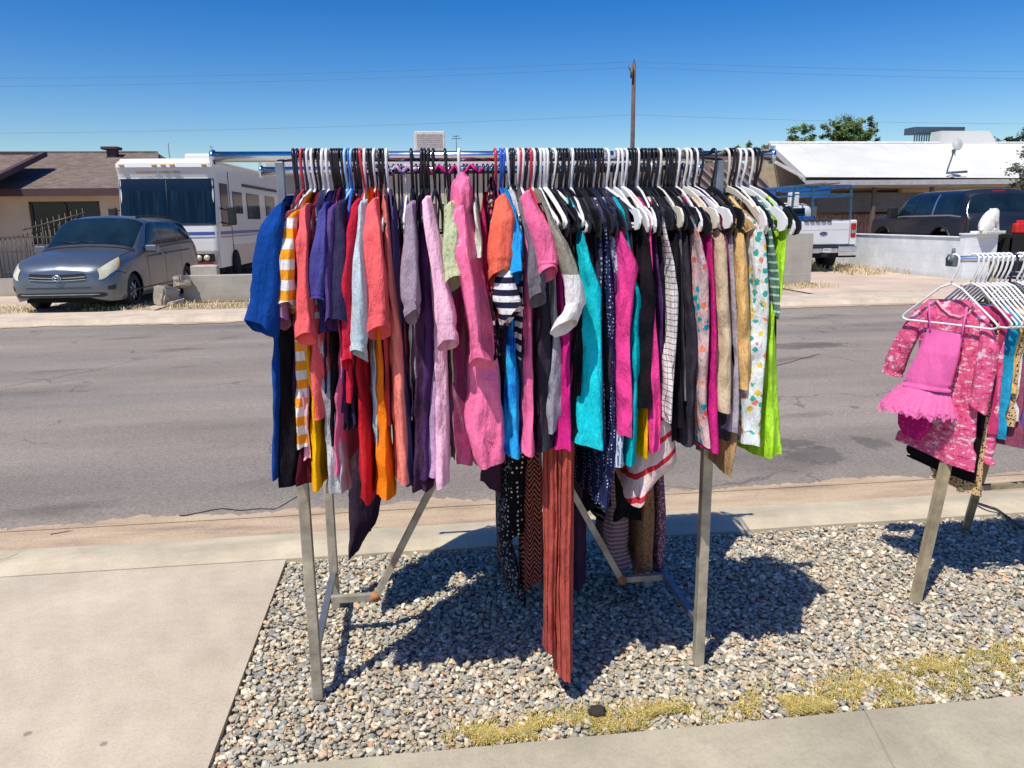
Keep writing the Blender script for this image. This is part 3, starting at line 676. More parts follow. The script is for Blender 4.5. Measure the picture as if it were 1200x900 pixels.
garment(453, 'shirt', 'slate purple shirt directly right of the salmon shirt', 'shirt', cl('slate'), [(242, 454, 466), (380, 457, 475), (570, 472, 490)])
garment(482, 'shirt', 'grey mauve tee with a short sleeve left of the pale pink shirt', 'shirt', cl('gmauve'), None, [([(240, 475, 486), (300, 473, 493), (350, 474, 495), (372, 478, 494)], .02)], q=.01)
garment(494, 'shirt', 'dark plum shirt reaching low between the slate and the lilac clothes', 'shirt', cl('plum'), [(248, 486, 496), (330, 482, 502), (450, 480, 507), (578, 478, 506)], q=-.005)
garment(497.5, 'shirt', 'dark purple shirt right behind the pale pink shirt', 'shirt', cl('purple'), [(246, 490, 500), (330, 488, 507), (400, 490, 510), (560, 488, 512)])
garment(502, 'shirt', 'pale pink shirt with a soft elbow length sleeve in the left half of the rack', 'shirt', cl('bpink'), [(250, 500, 508), (380, 505, 524), (480, 505, 529), (571, 507, 527)], [([(233, 497, 505), (280, 501, 515), (370, 507, 534), (405, 511, 537)], .01)], q=.012)
garment(508, 'shirt', 'lilac long shirt left of the pale pink one', 'shirt', cl('lilac'), [(260, 505, 512), (400, 493, 518), (480, 497, 521), (560, 495, 517)])
garment(522, 'blouse', 'pistachio green blouse with a faint dotted print', 'blouse', cl('pist', 'dot', (.30, .33, .24), p=1.2), None, [([(240, 519, 529), (275, 518, 541), (310, 518, 547), (333, 520, 541)], .02)], q=.01)
garment(523.5, 'dress', 'wine red dress hanging behind the pink hooded jacket', 'dress', cl('wine', sheen=.4), [(256, 522, 532), (300, 527, 548), (400, 523, 552), (500, 525, 556), (545, 530, 557)])
hd = garment(538, 'hooded_jacket', 'shiny bubblegum pink hooded jacket in the middle of the rack', 'jacket', cl('hood', rough=.38), [(236, 528, 558), (300, 530, 573), (400, 548, 587), (450, 546, 592), (500, 536, 598), (530, 545, 599), (548, 556, 596)], [([(246, 528, 546), (300, 534, 550), (400, 549, 562), (425, 551, 576)], .0)], q=.03, rise=.05, rough=.015)
o_ = PL(541, 228, YF-.16)
bm = bmesh.new(); bmesh.ops.create_icosphere(bm, subdivisions=4, radius=1)
for v in bm.verts:
    c = v.co; k = 1+.16*noise.noise(c*2.3)+.08*noise.noise(c*5)
    v.co = Vector((c.x*.031*k, c.y*.075*k, c.z*.060*k-(.02 if c.z < 0 else 0)))+Vector((.004*c.z, 0, 0))
hb = MB().bm(bm, True).build('hood', cl('hood', rough=.38), None); hb.parent = hd; hb.location = o_-hd.location
garment(536, 'top', 'small mint white top peeking out right of the pink hood', 'top', cl('mint'), [(238, 553, 561), (280, 557, 567), (300, 558, 566)], q=.035, top=False)
garment(576, 'dress', 'hot rose dress left of the coral orange shirt', 'dress', cl('rose'), [(245, 562, 574), (400, 565, 580), (530, 575, 592)])
garment(578, 'blouse', 'black blouse with small pink flowers left of the coral orange shirt', 'blouse', cl((.02, .015, .025), 'floral', (.75, .1, .25), (.6, .5, .5), p=1.6), [(226, 571, 583), (285, 572, 582), (420, 572, 588)], q=.01)
garment(580, 'shirt', 'coral orange shirt on a red hanger with white piping', 'shirt', cl((.88, .16, .10)), [(250, 582, 592), (330, 578, 596), (380, 584, 598)], [([(231, 580, 589), (260, 576, 599), (300, 574, 601), (326, 575, 596)], .02)], q=.02)
garment(588, 'shirt', 'bright sky blue tee beside the coral orange shirt', 'shirt', cl('sky'), None, [([(240, 596, 605), (275, 600, 614), (326, 594, 614)], .01)], q=.015)
garment(594, 'shirt', 'white shirt edge between the sky blue and the dark grey tee', 'shirt', cl('white'), [(242, 605, 612), (330, 611, 621), (370, 612, 624)], top=False)
garment(598, 'shirt', 'navy and white striped shirt with a rumpled rolled sleeve', 'shirt', cl((.02, .02, .05), 'stripe', 'white', p=1.6), [(262, 607, 613), (370, 606, 618), (420, 606, 616)], [([(300, 588, 604), (325, 580, 600), (350, 580, 606), (372, 588, 610)], .05)], q=.028)
garment(601, 'dress', 'blue tie dyed dress in turquoise and cobalt', 'dress', cl('sky', 'tiedye', 'cobalt', (.03, .50, .85)), [(370, 594, 608), (450, 592, 613), (535, 593, 613)], q=.01)
garment(606, 'shirt', 'dark grey tee with a slanting sleeve left of the pink tee', 'shirt', cl('grey'), None, [([(235, 608, 617), (290, 617, 633), (330, 618, 641), (352, 620, 641)], .02)], q=.015)
garment(609, 'shirt', 'bubblegum pink tee with a wide slanting sleeve right of the dark grey one', 'shirt', cl('hood'), [(250, 612, 622), (380, 612, 629), (500, 613, 629), (533, 610, 631)], [([(228, 610, 622), (265, 618, 647), (308, 629, 655), (322, 632, 653)], .02)], q=.025)
garment(616, 'shirt', 'charcoal shirt hanging below the bubblegum pink tee', 'shirt', cl('char'), [(300, 630, 650), (400, 625, 651), (530, 628, 653)])
garment(621, 'sweater', 'olive grey sweater with a broad white cuff', 'sweater', cl('olive', 'block', 'white', p=-.345), None, [([(240, 637, 645), (280, 648, 664), (330, 658, 680), (356, 660, 685), (385, 645, 672)], .03)], q=.035)
garment(628, 'sweatshirt', 'light grey marl sweatshirt with a dangling cuff', 'sweatshirt', cl((.36, .36, .42)), [(390, 645, 659), (440, 640, 668), (490, 637, 665), (507, 640, 660)], q=.01)
garment(632, 'shirt', 'magenta shirt hanging right of the light grey sweatshirt', 'shirt', cl('magenta'), [(380, 658, 670), (450, 657, 671), (529, 653, 672)], q=.005)
garment(636, 'trousers', 'black trousers just left of the cyan top', 'trousers', cl('black'), [(320, 668, 685), (420, 666, 688), (520, 664, 686)])
garment(652, 'top', 'bright cyan sleeveless top wide at the front of the rack', 'top', cl('cyan'), [(276, 683, 687), (300, 680, 696), (345, 678, 716), (440, 678, 715), (525, 676, 713)], q=.03, top=False)
garment(686, 'dress', 'navy dress with a fine white dotted print right of the cyan top', 'dress', cl((.02, .03, .10), 'dot', (.6, .62, .7), p=1.6), [(270, 706, 717), (400, 710, 729), (480, 713, 727), (595, 706, 719)])
garment(693, 'shirt', 'pale blue and white finely striped long shirt', 'shirt', cl((.55, .6, .72), 'vert', (.10, .14, .32)), [(280, 716, 726), (350, 724, 735), (430, 724, 737), (545, 712, 736)], q=-.004)
garment(682, 'top', 'dark top with pale print in the right of the cyan one', 'top', cl((.05, .05, .10), 'dot', (.5, .5, .6)), [(270, 702, 708), (400, 704, 712), (520, 702, 712)])
garment(697, 'top', 'hot pink tank top with a deep neckline', 'top', cl('hot'), [(272, 722, 734), (318, 724, 757), (345, 726, 750), (400, 726, 743), (513, 727, 741)], q=.03, top=False, dip=.05)
garment(705, 'top', 'teal top showing low between the hot pink and the black top', 'top', cl('teal'), [(350, 744, 757), (400, 738, 756), (545, 735, 751)], q=.015)
garment(722, 'top', 'black cap sleeved top right of the hot pink tank top', 'top', cl('black'), [(290, 752, 766), (350, 747, 774), (480, 745, 769)], q=.02)
garment(727, 'top', 'mustard yellow top whose hem shows below the black cap sleeved top', 'top', cl('yolk'), [(400, 754, 764), (470, 752, 767), (535, 750, 765)], q=-.015)
garment(732, 'top', 'bright pink narrow top between the black and the cream checked one', 'top', cl('hot'), [(350, 765, 773), (420, 760, 778), (532, 762, 781)], q=.018)
garment(747, 'shirt', 'cream shirt with a thin grey check', 'shirt', cl((.72, .68, .66), 'grid', (.25, .2, .25)), [(318, 786, 797), (345, 784, 802), (420, 780, 795), (492, 778, 791)], q=.03)
garment(744, 'scarf', 'red and white diagonally striped scarf like blouse hanging low', 'blouse', cl((.72, .58, .55), 'diag', (.60, .03, .05)), [(440, 772, 788), (500, 756, 795), (545, 743, 806), (580, 738, 768)], q=-.03, hem=.035)
garment(760, 'top', 'black top hanging right of the cream checked shirt', 'top', cl('black'), [(275, 786, 802), (400, 788, 808), (498, 786, 810)], q=.01)
garment(768, 'top', 'charcoal top left of the flowered blouse', 'top', cl('char'), [(275, 800, 814), (400, 802, 820), (522, 800, 822)])
garment(778, 'blouse', 'cream blouse with turquoise and red flowers', 'blouse', cl((.60, .42, .42), 'floral', (.0, .35, .42), (.72, .10, .12)), [(290, 816, 828), (320, 817, 836), (380, 816, 838), (470, 818, 836), (522, 826, 838)], q=.02)
garment(785, 'top', 'deep magenta top right of the flowered blouse', 'top', cl('magenta'), [(275, 830, 840), (400, 834, 843), (480, 828, 846), (527, 826, 846)], q=.012)
garment(794, 'trousers', 'cream khaki trousers folded over their hanger', 'trousers', cl('khaki'), [(275, 840, 856), (300, 838, 860), (400, 840, 866), (482, 838, 867)], q=.025)
garment(806, 'shirt', 'grey lilac shirt between the khaki and the golden clothes', 'shirt', cl((.40, .36, .42)), [(275, 855, 864), (400, 857, 868), (505, 850, 866)])
garment(856, 'trousers', 'tan brown trousers with one leg trailing lowest at the right', 'trousers', cl('tan'), [(280, 858, 866), (450, 857, 872), (520, 855, 870), (555, 850, 862)], q=-.01)
garment(836, 'trousers', 'golden yellow trousers near the right end of the rack', 'trousers', cl('gold'), [(275, 864, 880), (330, 863, 885), (455, 864, 886)], q=.02)
garment(851, 'dress', 'white dress with green and yellow flowers near the right end', 'dress', cl((.68, .72, .72), 'floral', (.75, .55, .05), (.05, .40, .35), p=1.1), [(268, 884, 906), (350, 884, 910), (450, 872, 900), (522, 868, 896)], q=.02)
garment(865, 'top', 'dark green striped top second from the right end', 'top', cl((.10, .20, .16), 'thin', (.5, .6, .5), p=1.0), [(266, 898, 909), (330, 904, 917), (365, 907, 917), (372, 908, 914)], q=.01)
garment(878, 'dress', 'lime green satin dress hanging last at the right end of the rack', 'dress', cl('lime', rough=.5), [(372, 902, 911), (440, 897, 916), (500, 894, 920), (535, 892, 921)], q=.0)
hxs = hookpos(660); Ysk = YF-.165
sk_o = Vector((hxs, YF, ZR)); sk_m = cl('rust')
skr = drape([(1.52, hxs-.02, hxs+.02)]+kz([(440, 655, 676), (540, 652, 678), (700, 650, 675), (797, 653, 674)], Ysk), hxs, .165, -.10, 0, .02, .05, sk_m, 'skirt', None, None, 5, dip=.0, hem=.004, org=sk_o, n=200, rows=50, pleat=.006, rough=.006)
tag(skr, 'long rust red pleated skirt reaching down to the gravel', 'skirt')
sk2 = drape([(1.50, hxs-.03, hxs+.0)]+kz([(440, 642, 660), (540, 637, 660), (700, 636, 658), (763, 637, 657)], Ysk+.02), hxs, .145, -.10, 0, .02, .05, sk_m, 'front_panel', None, None, 6, dip=.0, hem=.004, org=None, n=160, rows=50, pleat=.006, rough=.006)
sk2.parent = skr; sk2.location = -sk_o; GARM[660] = ''
# narrow edges of the clothes packed between
FC = ['black', 'char', 'plum', 'navy', 'dnavy', 'grey', 'wine', 'purple', 'char', 'black']
fr = random.Random(21); used = set(GARM)
nfill = 0
for hx, col, kind in sorted(HOOKS):
    if hx in used or not (345 < hx < 862): continue
    nfill += 1
    key = fr.choice(FC); t = tip(hx); w_ = fr.uniform(4, 8); yb = fr.uniform(440, 520); dx = interp(hx, [(340, 8), (450, 8), (520, 0), (640, 4), (800, 6), (890, 0)])
    nm = 'shirt' if hx < 650 else 'top'
    garment(hx, nm, 'dark garment squeezed into the packed front rail with only its thin edge showing', nm, cl(key),
            [(262, t-w_*.6, t+w_*.6), (360, t+dx-w_, t+dx+w_), (yb, t+dx-w_*1.2, t+dx+w_*1.2)], q=-.02, group='dark garments squeezed on the front rail', top=False)
    del GARM[hx]
SIDE = {h: l for h, l in GARM.items()}
names = {}
for h, l in GARM.items():
    names[h] = l
SHORT = {344: 'royal blue shirt', 348: 'long black and navy shirt', 354: 'dull mauve shirt', 361: 'yellow striped shirt', 366: 'pale pink shirt beside the stripes', 370: 'yellow orange shirt', 374: 'dark maroon shirt', 378: 'coral shirt with white bands',
         383: 'white and lavender shirt', 392: 'indigo shirt', 395: 'violet shirt', 398: 'rose pink long shirt', 401: 'dark navy tee', 405: 'black long shirt below the navy tee', 423: 'crimson shirt', 427: 'pale aqua tee', 432: 'bright red long shirt', 439: 'coral red tee',
         435: 'vivid orange shirt', 448: 'salmon pink shirt', 453: 'slate purple shirt', 482: 'grey mauve tee', 494: 'dark plum shirt', 497.5: 'dark purple shirt', 502: 'pale pink shirt with soft sleeve', 508: 'lilac long shirt', 522: 'pistachio blouse',
         538: 'pink hooded jacket', 580: 'coral orange shirt', 594: 'white shirt next to the sky blue tee', 598: 'navy and white striped shirt', 601: 'blue tie dyed dress', 606: 'dark grey tee', 609: 'bubblegum pink tee', 616: 'charcoal shirt',
         621: 'olive grey sweater', 628: 'light grey sweatshirt', 632: 'magenta shirt', 636: 'black trousers beside the cyan top', 652: 'bright cyan top', 660: 'long rust red skirt', 686: 'navy dotted dress', 693: 'pale blue striped shirt', 682: 'dark printed top right of the cyan',
         697: 'hot pink tank top', 705: 'teal top', 722: 'black cap sleeved top', 727: 'mustard yellow top', 732: 'bright pink narrow top', 747: 'cream checked shirt', 744: 'red and white striped blouse', 760: 'black top right of the cream check', 768: 'charcoal top', 778: 'flowered cream blouse',
         785: 'deep magenta top', 794: 'cream khaki trousers', 806: 'grey lilac shirt', 856: 'tan brown trousers', 836: 'golden trousers', 851: 'white flowered dress', 865: 'dark green striped top', 878: 'lime green dress'}
hr = random.Random(2)
for hx, col, kind in sorted(HOOKS):
    x = hookpos(hx); t = PL(tip(hx), 255, YF-.2).x; rz = math.atan2(t-x, .2)
    cw = {'sky': 'pale blue', 'navy': 'dark navy'}.get(col, col); kd = 'slim' if kind == 'tube' else 'broad'
    if hx in SHORT: lab, grp = f'{cw} hanger holding the {SHORT[hx]} on the front rail', None
    else:
        lab = f'{cw} {kd} plastic hanger packed tightly among others on the front rail'; grp = f'{cw} {kd} hangers packed on the front rail'
    hanger(kind, col, (x, YF, ZR), rz+hr.gauss(0, .075), lab, grp, tilt=hr.gauss(0, .04), s=hr.choice([1.0, 1.0, .95]), drop=hr.choice([.10, .10, .112, .09]))

# ------------------------------------------------------------------ rear rail
YBn = YB-.19
def rear(x0, x1, ys, name, label, cat, mat, kf, rise=.06, q=0, fold=1.0, seed=0, hem=.02):
    Y = YB-.185-q; k = kz(kf, Y); hxw = (k[0][1]+k[0][2])/2
    if k[0][0] < 1.5: k = [(1.57, hxw-.02, hxw+.02), (k[0][0]+.1 if k[0][0] < 1.4 else 1.5, hxw-.03, hxw+.03)]+k
    o = drape(k, hxw, .185+q, -.185, 0, .012, rise, mat, name, None, None, seed or int(x0), YR=YB, hem=hem, org=(hxw, YB, ZR), fold=fold, rough=.009)
    return tag(o, label, cat)
rear(563, 595, 0, 'skirt', 'black plum skirt with a frilled hem low behind the pink jacket', 'skirt', cl('plum'), [(480, 572, 600), (545, 563, 596), (574, 563, 594)], hem=.03)
rear(585, 640, 0, 'skirt', 'black skirt with tiny white dots low behind the rust red skirt', 'skirt', cl('black', 'dot', 'white', p=.9), [(480, 596, 636), (560, 587, 640), (627, 585, 640)], q=.01, fold=2)
rear(583, 600, 0, 'leggings', 'black leggings with a colourful flower print hanging lowest at the back', 'leggings', cl((.02, .02, .035), 'floral', (.3, .35, .5), (.10, .3, .2), p=2.2), [(560, 586, 604), (640, 584, 603), (705, 600, 620)], q=.0)
rear(608, 640, 0, 'leggings', 'brown and black zigzag leggings left of the rust red skirt', 'leggings', cl((.40, .12, .08), 'zig', 'black', p=1.2), [(560, 612, 640), (640, 609, 641), (690, 610, 638)], q=.02)
rear(622, 637, 0, 'leggings', 'plain grey leggings whose end shows below the zigzag pair', 'leggings', cl((.20, .18, .16)), [(600, 622, 636), (695, 622, 637)], q=.005)
rear(676, 690, 0, 'skirt', 'long black plum skirt directly right of the rust red skirt', 'skirt', cl('plum'), [(500, 676, 692), (690, 674, 690)], q=.0)
rear(675, 710, 0, 'skirt', 'grey skirt with fine dots under the cyan top', 'skirt', cl((.12, .11, .13), 'dot', 'lgrey', p=1.4), [(480, 676, 710), (561, 676, 708)], q=.03)
rear(678, 720, 0, 'skirt', 'wide black skirt under the grey dotted skirt', 'skirt', cl('black'), [(500, 680, 722), (598, 676, 720)], q=.01, fold=2)
rear(685, 712, 0, 'skirt', 'black and white striped skirt corner hanging below the wide black skirt', 'skirt', cl('black', 'diag', 'lgrey', p=2.4), [(540, 688, 712), (604, 686, 711)], q=.02, hem=.05)
rear(703, 722, 0, 'leggings', 'mauve and grey patterned leggings left of the tan pair', 'leggings', cl((.22, .13, .15), 'thin', (.45, .35, .36), p=1.4), [(540, 708, 742), (650, 706, 742), (668, 722, 746)], q=-.01)
rear(718, 755, 0, 'skirt', 'straight black skirt left of the tan leggings', 'skirt', cl('black'), [(480, 722, 756), (560, 718, 757), (613, 717, 756)], q=.02)
rear(750, 770, 0, 'trousers', 'tan trousers with a dark embroidered side strip hanging low', 'trousers', cl((.36, .20, .10), 'leopard', (.20, .10, .06), p=1.5), [(520, 754, 772), (640, 750, 770), (676, 751, 769)], q=.02)
rear(768, 784, 0, 'trousers', 'purple and cream ornamented trousers right of the tan pair', 'trousers', cl((.20, .08, .14), 'leopard', (.55, .42, .45), p=1.6), [(520, 768, 782), (640, 768, 783), (670, 770, 783)], q=.01)
rear(405, 430, 0, 'trousers', 'long dark plum trousers hanging low below the red shirts', 'trousers', cl((.03, .018, .035)), [(480, 404, 430), (560, 405, 456), (610, 405, 445), (654, 407, 418)], q=.0, hem=.0)
# dark clothes filling the back rail
rr_ = random.Random(9); k = 0; xs = []
x = -.20
while x < 1.07:
    xs.append(x); x += rr_.uniform(.026, .05)
GB = ['black', 'plum', 'char', 'navy', 'maroon', 'grey', 'dnavy', 'purple']
for i, x in enumerate(xs):
    zb2 = rr_.uniform(.86, 1.05); w2 = rr_.uniform(.010, .018)
    if .15 < x < .8: zb2 -= .04
    nm = rr_.choice(['trousers', 'skirt', 'dress'])
    o = drape([(1.57, x-.008, x+.008), (1.3, x-w2, x+w2), (zb2, x-w2*1.3, x+w2*1.4)], x, .185, -.185, 0, .008, .07, cl(GB[i % len(GB)]), nm, None, None, 300+i, YR=YB, org=(x, YB, ZR))
    tag(o, f'dark garment on the rear rail of the large rack, mostly hidden by the front row', nm, 'dark garments on the rear rail')
RH = random.Random(4); x = -.24
while x < 1.09:
    kind = 'wide' if RH.random() < .4 else 'tube'; col = 'black' if RH.random() < .84 else RH.choice(['white', 'grey', 'navy'])
    hanger(kind, col, (x, YB, ZR-.002), RH.uniform(-.08, .08), f'{col} hanger hooked on the rear rail behind the front row', f'{col} hangers on the rear rail')
    x += RH.uniform(.011, .024)
# scarves wound along the rear rail
def wound(x0, x1, mat, label, turns):
    mb = MB(); pts = []
    for i in range(60):
        t = i/59; a = t*turns*6.283
        pts.append((x0+(x1-x0)*t, YB-.019*abs(math.cos(a))-.012, ZR+.006+.014*math.sin(a)-.010*math.sin(t*3.14)))
    mb.tube(pts, .009, 8, flat=.6); tag(mb.build('scarf', mat), label, 'scarf')
wound(-.20, .02, cl('lilac', 'leopard', 'black', p=1.0), 'black and lilac scarf wound along the rear rail', 5)
wound(.03, .27, cl('magenta'), 'magenta scarf wound along the rear rail', 4)

# ================================================================== SMALL RACK
KY, KZ = 2.9, 1.42
m_kleg = plain('worn_tube', (.33, .27, .17), .6, .2, .4, 12, bmp=.2)
kr = empty('clothes_rack', (2.9, 2.95, 0), 'low metal rack of small children clothes on white hangers at the right edge', 'clothes rack')
def K_(mb, name, mat, par=kr): return mb.build(name, mat, par, loc=(-2.9, -2.95, 0) if par is kr else None)
rk = K_(MB().tube([(2.165, KY, KZ), (4.0, KY, KZ)], .013, 16), 'rail', m_chrome)
MB().disc((2.16, KY, KZ), (1, 0, 0), .024, .03, 6).box(2.147, 2.173, KY-.026, KY+.026, KZ-.028, KZ+.012, .004).tube([(2.16, KY, KZ+.01), (2.16, KY, KZ+.045)], [.008, .006], 8).build('end_cap', plain('grey_plastic', (.10, .13, .14), .5), rk)
A_ = GR(1072, 706, -.01); Bp = Vector((2.33, 2.95, 1.05))
K_(MB().tube([A_, Bp], .019*1.3, 4, square=True), 'leg', m_kleg)
K_(MB().tube([A_+Vector((1.75, 0, 0)), Bp+Vector((1.35, 0, 0))], .019*1.3, 4, square=True), 'leg', m_kleg)
A2 = GR(1131, 622, -.01); B2 = PL(1150, 558, 3.15); B2 = A2+(B2-A2)*2.0
K_(MB().tube([A2, B2], .018*1.3, 4, square=True), 'leg', m_kleg)
K_(MB().tube([A2+Vector((1.2, 0, 0)), B2+Vector((1.1, 0, 0))], .018*1.3, 4, square=True), 'leg', m_kleg)
K_(MB().tube([PL(1123, 573, 2.84), PL(1210, 567, 2.84), PL(1210, 567, 2.84)+Vector((1.2, 0, 0))], .016, 4, square=True), 'cross_bar', m_kleg)
for x in (2.34, 3.7):
    K_(MB().tube([(x, 2.92, 1.02), (x, KY, KZ-.01)], .012, 10), 'upright', m_kleg)
n_ = Vector((.918, .395, 0)).normalized()
def PV(px, py, off, P0=Vector((2.19, 2.9, 0))):
    d = ray(px, py); o = Vector((0, 0, CAMH)); t = ((P0+n_*off)-o).dot(n_)/d.dot(n_); return o+d*t
def flat(kf, off, thick, mat, name, label=None, cat=None, parent=None, seed=1, rough=.006, grp=None, tilt=0):
    rings = []
    for i, (y, a, b) in enumerate(kf):
        t = y if isinstance(y, tuple) else (y, y)
        A = PV(a, t[0], off); B = PV(b, t[1], off); th = thick*(1 if i else .4)
        rings.append(((A+B)/2, (B-A)/2, n_*th))
    org = rings[0][0].copy()
    o = tubecloth(rings, mat, name, None, org=org, seed=seed, n=40, sub=10, rough=rough)
    if parent: o.parent = parent; o.location = org-parent.location
    else: tag(o, label, cat, grp)
    return o
camo = cl((.78, .13, .28), 'camo', (.55, .04, .16), (.85, .60, .68)); 
dr = flat([((350, 352), 1090, 1140), ((364, 376), 1072, 1160), ((405, 412), 1077, 1152), ((450, 455), 1073, 1150), ((490, 500), 1060, 1144), ((515, 552), 1052, 1137)], 0, .018, camo, 'dress', 'pink camouflage patterned child dress, first on the low right rack', 'dress')
flat([((362, 366), 1072, 1086), ((390, 400), 1055, 1076), ((418, 430), 1040, 1062), ((436, 442), 1035, 1056)], .0, .022, camo, 'sleeve', parent=dr, seed=4)
flat([((376, 380), 1148, 1162), ((400, 410), 1150, 1168), ((440, 450), 1143, 1160), ((470, 486), 1138, 1154)], -.012, .022, camo, 'sleeve', parent=dr, seed=5)
# neckline
mb = MB(); pts = [PV(1098+a, 352+b, -.016) for a, b in ((0, 0), (6, 9), (16, 17), (28, 20), (38, 15), (43, 6))]
mb.tube(pts, .0055, 8); nk = mb.build('neckband', cl('lpink')); nk.parent = dr; nk.location = -dr.location
hotp = cl((.88, .16, .46), rough=.65, bs=.35)
le = flat([((384, 392), 1087, 1128), ((410, 418), 1076, 1124), ((435, 445), 1064, 1116), ((452, 460), 1060, 1112)], -.065, .020, hotp, 'leotard', 'hot pink leotard with a frilled tulle skirt hung in front of the pink camouflage dress', 'leotard', seed=8, rough=.004)
for a, b in (((1088, 352), (1090, 388)), ((1133, 360), (1127, 392))):
    st = MB().tube([PV(*a, -.045), PV((a[0]+b[0])/2, (a[1]+b[1])/2, -.055), PV(*b, -.075)], .006, 8, flat=.5).build('strap', hotp); st.parent = le; st.location = -le.location
m_tul, _n, _b = newmat('tulle'); _b.inputs['Base Color'].default_value = (.95, .22, .55, 1); _b.inputs['Roughness'].default_value = .8
_t = _n.nodes.new('ShaderNodeMapRange'); lk(_n, noi(_n, tc(_n), 60, 3), _t.inputs[0]); _t.inputs[3].default_value = .15; _t.inputs[4].default_value = .75; lk(_n, _t.outputs[0], _b.inputs['Alpha'])
def tutu():
    mb = MB(); A = PV(1058, 446, -.05); B = PV(1112, 456, -.05); c = (A+B)/2; U = (B-A)/2
    c2 = (PV(1032, 476, -.06)+PV(1118, 492, -.06))/2; U2 = (PV(1118, 490, -.06)-PV(1032, 474, -.06))/2
    for lay in range(11):
        def fn(i, j, lay=lay):
            th = 2*math.pi*j; e = i*(1.04-.045*lay); cc = c.lerp(c2, e); UU = U.lerp(U2, e)
            rr = 1+.022*i*math.sin(th*21+lay*2)+.015*i*math.sin(th*37+lay*3)+.10*i*noise.noise(Vector((math.cos(th)*4, math.sin(th)*4, lay*2)))
            return cc+UU*math.cos(th)*rr+n_*math.sin(th)*(.022+.06*e)*rr+Vector((0, 0, .004*i*math.sin(th*27+lay*1.3)+(.012-.004*lay)*i+.035*i*noise.noise(Vector((math.cos(th)*7, math.sin(th)*7, lay*3+9)))))
        mb.grid(9, 180, fn, True, wrap=True)
    o = mb.build('frill_skirt', m_tul); o.parent = le; o.location = -le.location
    return o
tutu()
lb = flat([((478, 486), 1052, 1092), ((495, 505), 1053, 1090), ((508, 516), 1060, 1080)], -.04, .02, cl('magenta', 'dot', 'hot'), 'leotard_base', parent=le, seed=31)
flat([((368, 376), 1092, 1170), ((420, 430), 1090, 1166), ((525, 560), 1062, 1142), ((535, 566), 1064, 1140)], .035, .012, cl('black'), 'dress', 'black child dress whose hem shows below the pink camouflage one', 'dress', seed=12)
flat([((370, 378), 1095, 1172), ((520, 545), 1085, 1150), ((560, 582), 1096, 1150)], .055, .012, cl((.62, .42, .22), 'leopard', (.05, .03, .02), p=1.6), 'leggings', 'tan leopard print child leggings behind the pink camouflage dress', 'leggings', seed=13)
flat([((360, 372), 1110, 1178), ((420, 430), 1120, 1175), ((500, 520), 1118, 1166), ((520, 545), 1120, 1164)], .085, .02, camo, 'dress', 'second pink camouflage child dress on the low right rack', 'dress', seed=14)
KG = [(.12, (.02, .35, .60), None, 'turquoise blue child top behind the camouflage dresses', 'top', 538), (.15, (.60, .42, .22), 'leopard', 'leopard print child dress, second from the camouflage ones', 'dress', 522),
      (.185, (.30, .08, .14), None, 'wine brown child skirt below the leopard print dress', 'skirt', 548), (.22, (.62, .55, .66), None, 'pale lilac child shirt on the low right rack', 'shirt', 552), (.25, (.12, .10, .40), None, 'purple blue child shirt on the low right rack', 'shirt', 500),
      (.28, (.80, .16, .30), 'camo', 'coral pink child dress at the right edge of the photo', 'dress', 548), (.32, (.05, .03, .06), None, 'black child dress at the right edge of the photo', 'dress', 560), (.37, (.5, .1, .3), None, 'rose child top beyond the black dress', 'top', 540), (.44, (.6, .6, .62), None, 'grey child shirt beyond the rose top', 'shirt', 550), (.52, (.1, .3, .5), None, 'blue child shirt far along the low rack', 'shirt', 560)]
KG += [(.075+.001, (.55, .05, .16), None, 'crimson pink child shirt squeezed between the camouflage dresses', 'shirt', 530), (.135, (.80, .45, .12), None, 'apricot child top on the low right rack', 'top', 480), (.168, (.70, .66, .60), None, 'cream child shirt on the low right rack', 'shirt', 515), (.205, (.16, .09, .28), None, 'dark violet child shirt on the low right rack', 'shirt', 545), (.235, (.75, .12, .24), 'stripe', 'coral and dark red striped child shirt', 'shirt', 540), (.265, (.30, .55, .60), None, 'pale teal child top on the low right rack', 'top', 530)]
for i, (off, col, pat, lab, cat, yb) in enumerate(KG):
    mt = cloth(col, pat, (.06, .035, .02) if pat == 'leopard' else (col[0]*.5, col[1]*.5, col[2]*.5), (.8, .6, .65), p=1.6 if pat == 'leopard' else 1) if pat else cloth(col)
    xo = off/.918; c0 = Vector((2.19+xo, 2.9, 1.235)); u_ = Vector((.395, -.918, 0)); zb3 = 1.25-(yb-370)/900*3.0
    rg = [(c0, u_*.10, n_*.006), (c0-Vector((0, 0, .03)), u_*.155, n_*.012), (c0-Vector((0, 0, .20)), u_*.13, n_*.016), (Vector((c0.x, c0.y, zb3)), u_*.145, n_*.018)]
    tag(tubecloth(rg, mt, cat, None, org=c0, seed=60+i, n=36, sub=9, rough=.007), lab, cat)
# white hangers of the small rack
kcols = ['white']*9+['navy']+['white']*5+['green']+['white']*14
for i, c in enumerate(kcols):
    x = 2.232+i*.0215+(0.01 if i > 9 else 0)
    lab, g = (f'{c} child hanger in the row on the low right rack', f'{c} child hangers on the low rack')
    if c != 'white': lab, g = {'navy': 'dark navy child hanger between white ones on the low right rack', 'green': 'lime green child hanger between white ones on the low right rack'}[c], None
    if i == 0: lab, g = 'white child hanger carrying the pink camouflage dress, first at the rail end', None
    hanger('tube', c, (x if i else 2.156, KY-(.015 if i == 0 else 0), KZ), R(23), lab, g, s=.86 if i else .96, drop=.17 if i else .15)

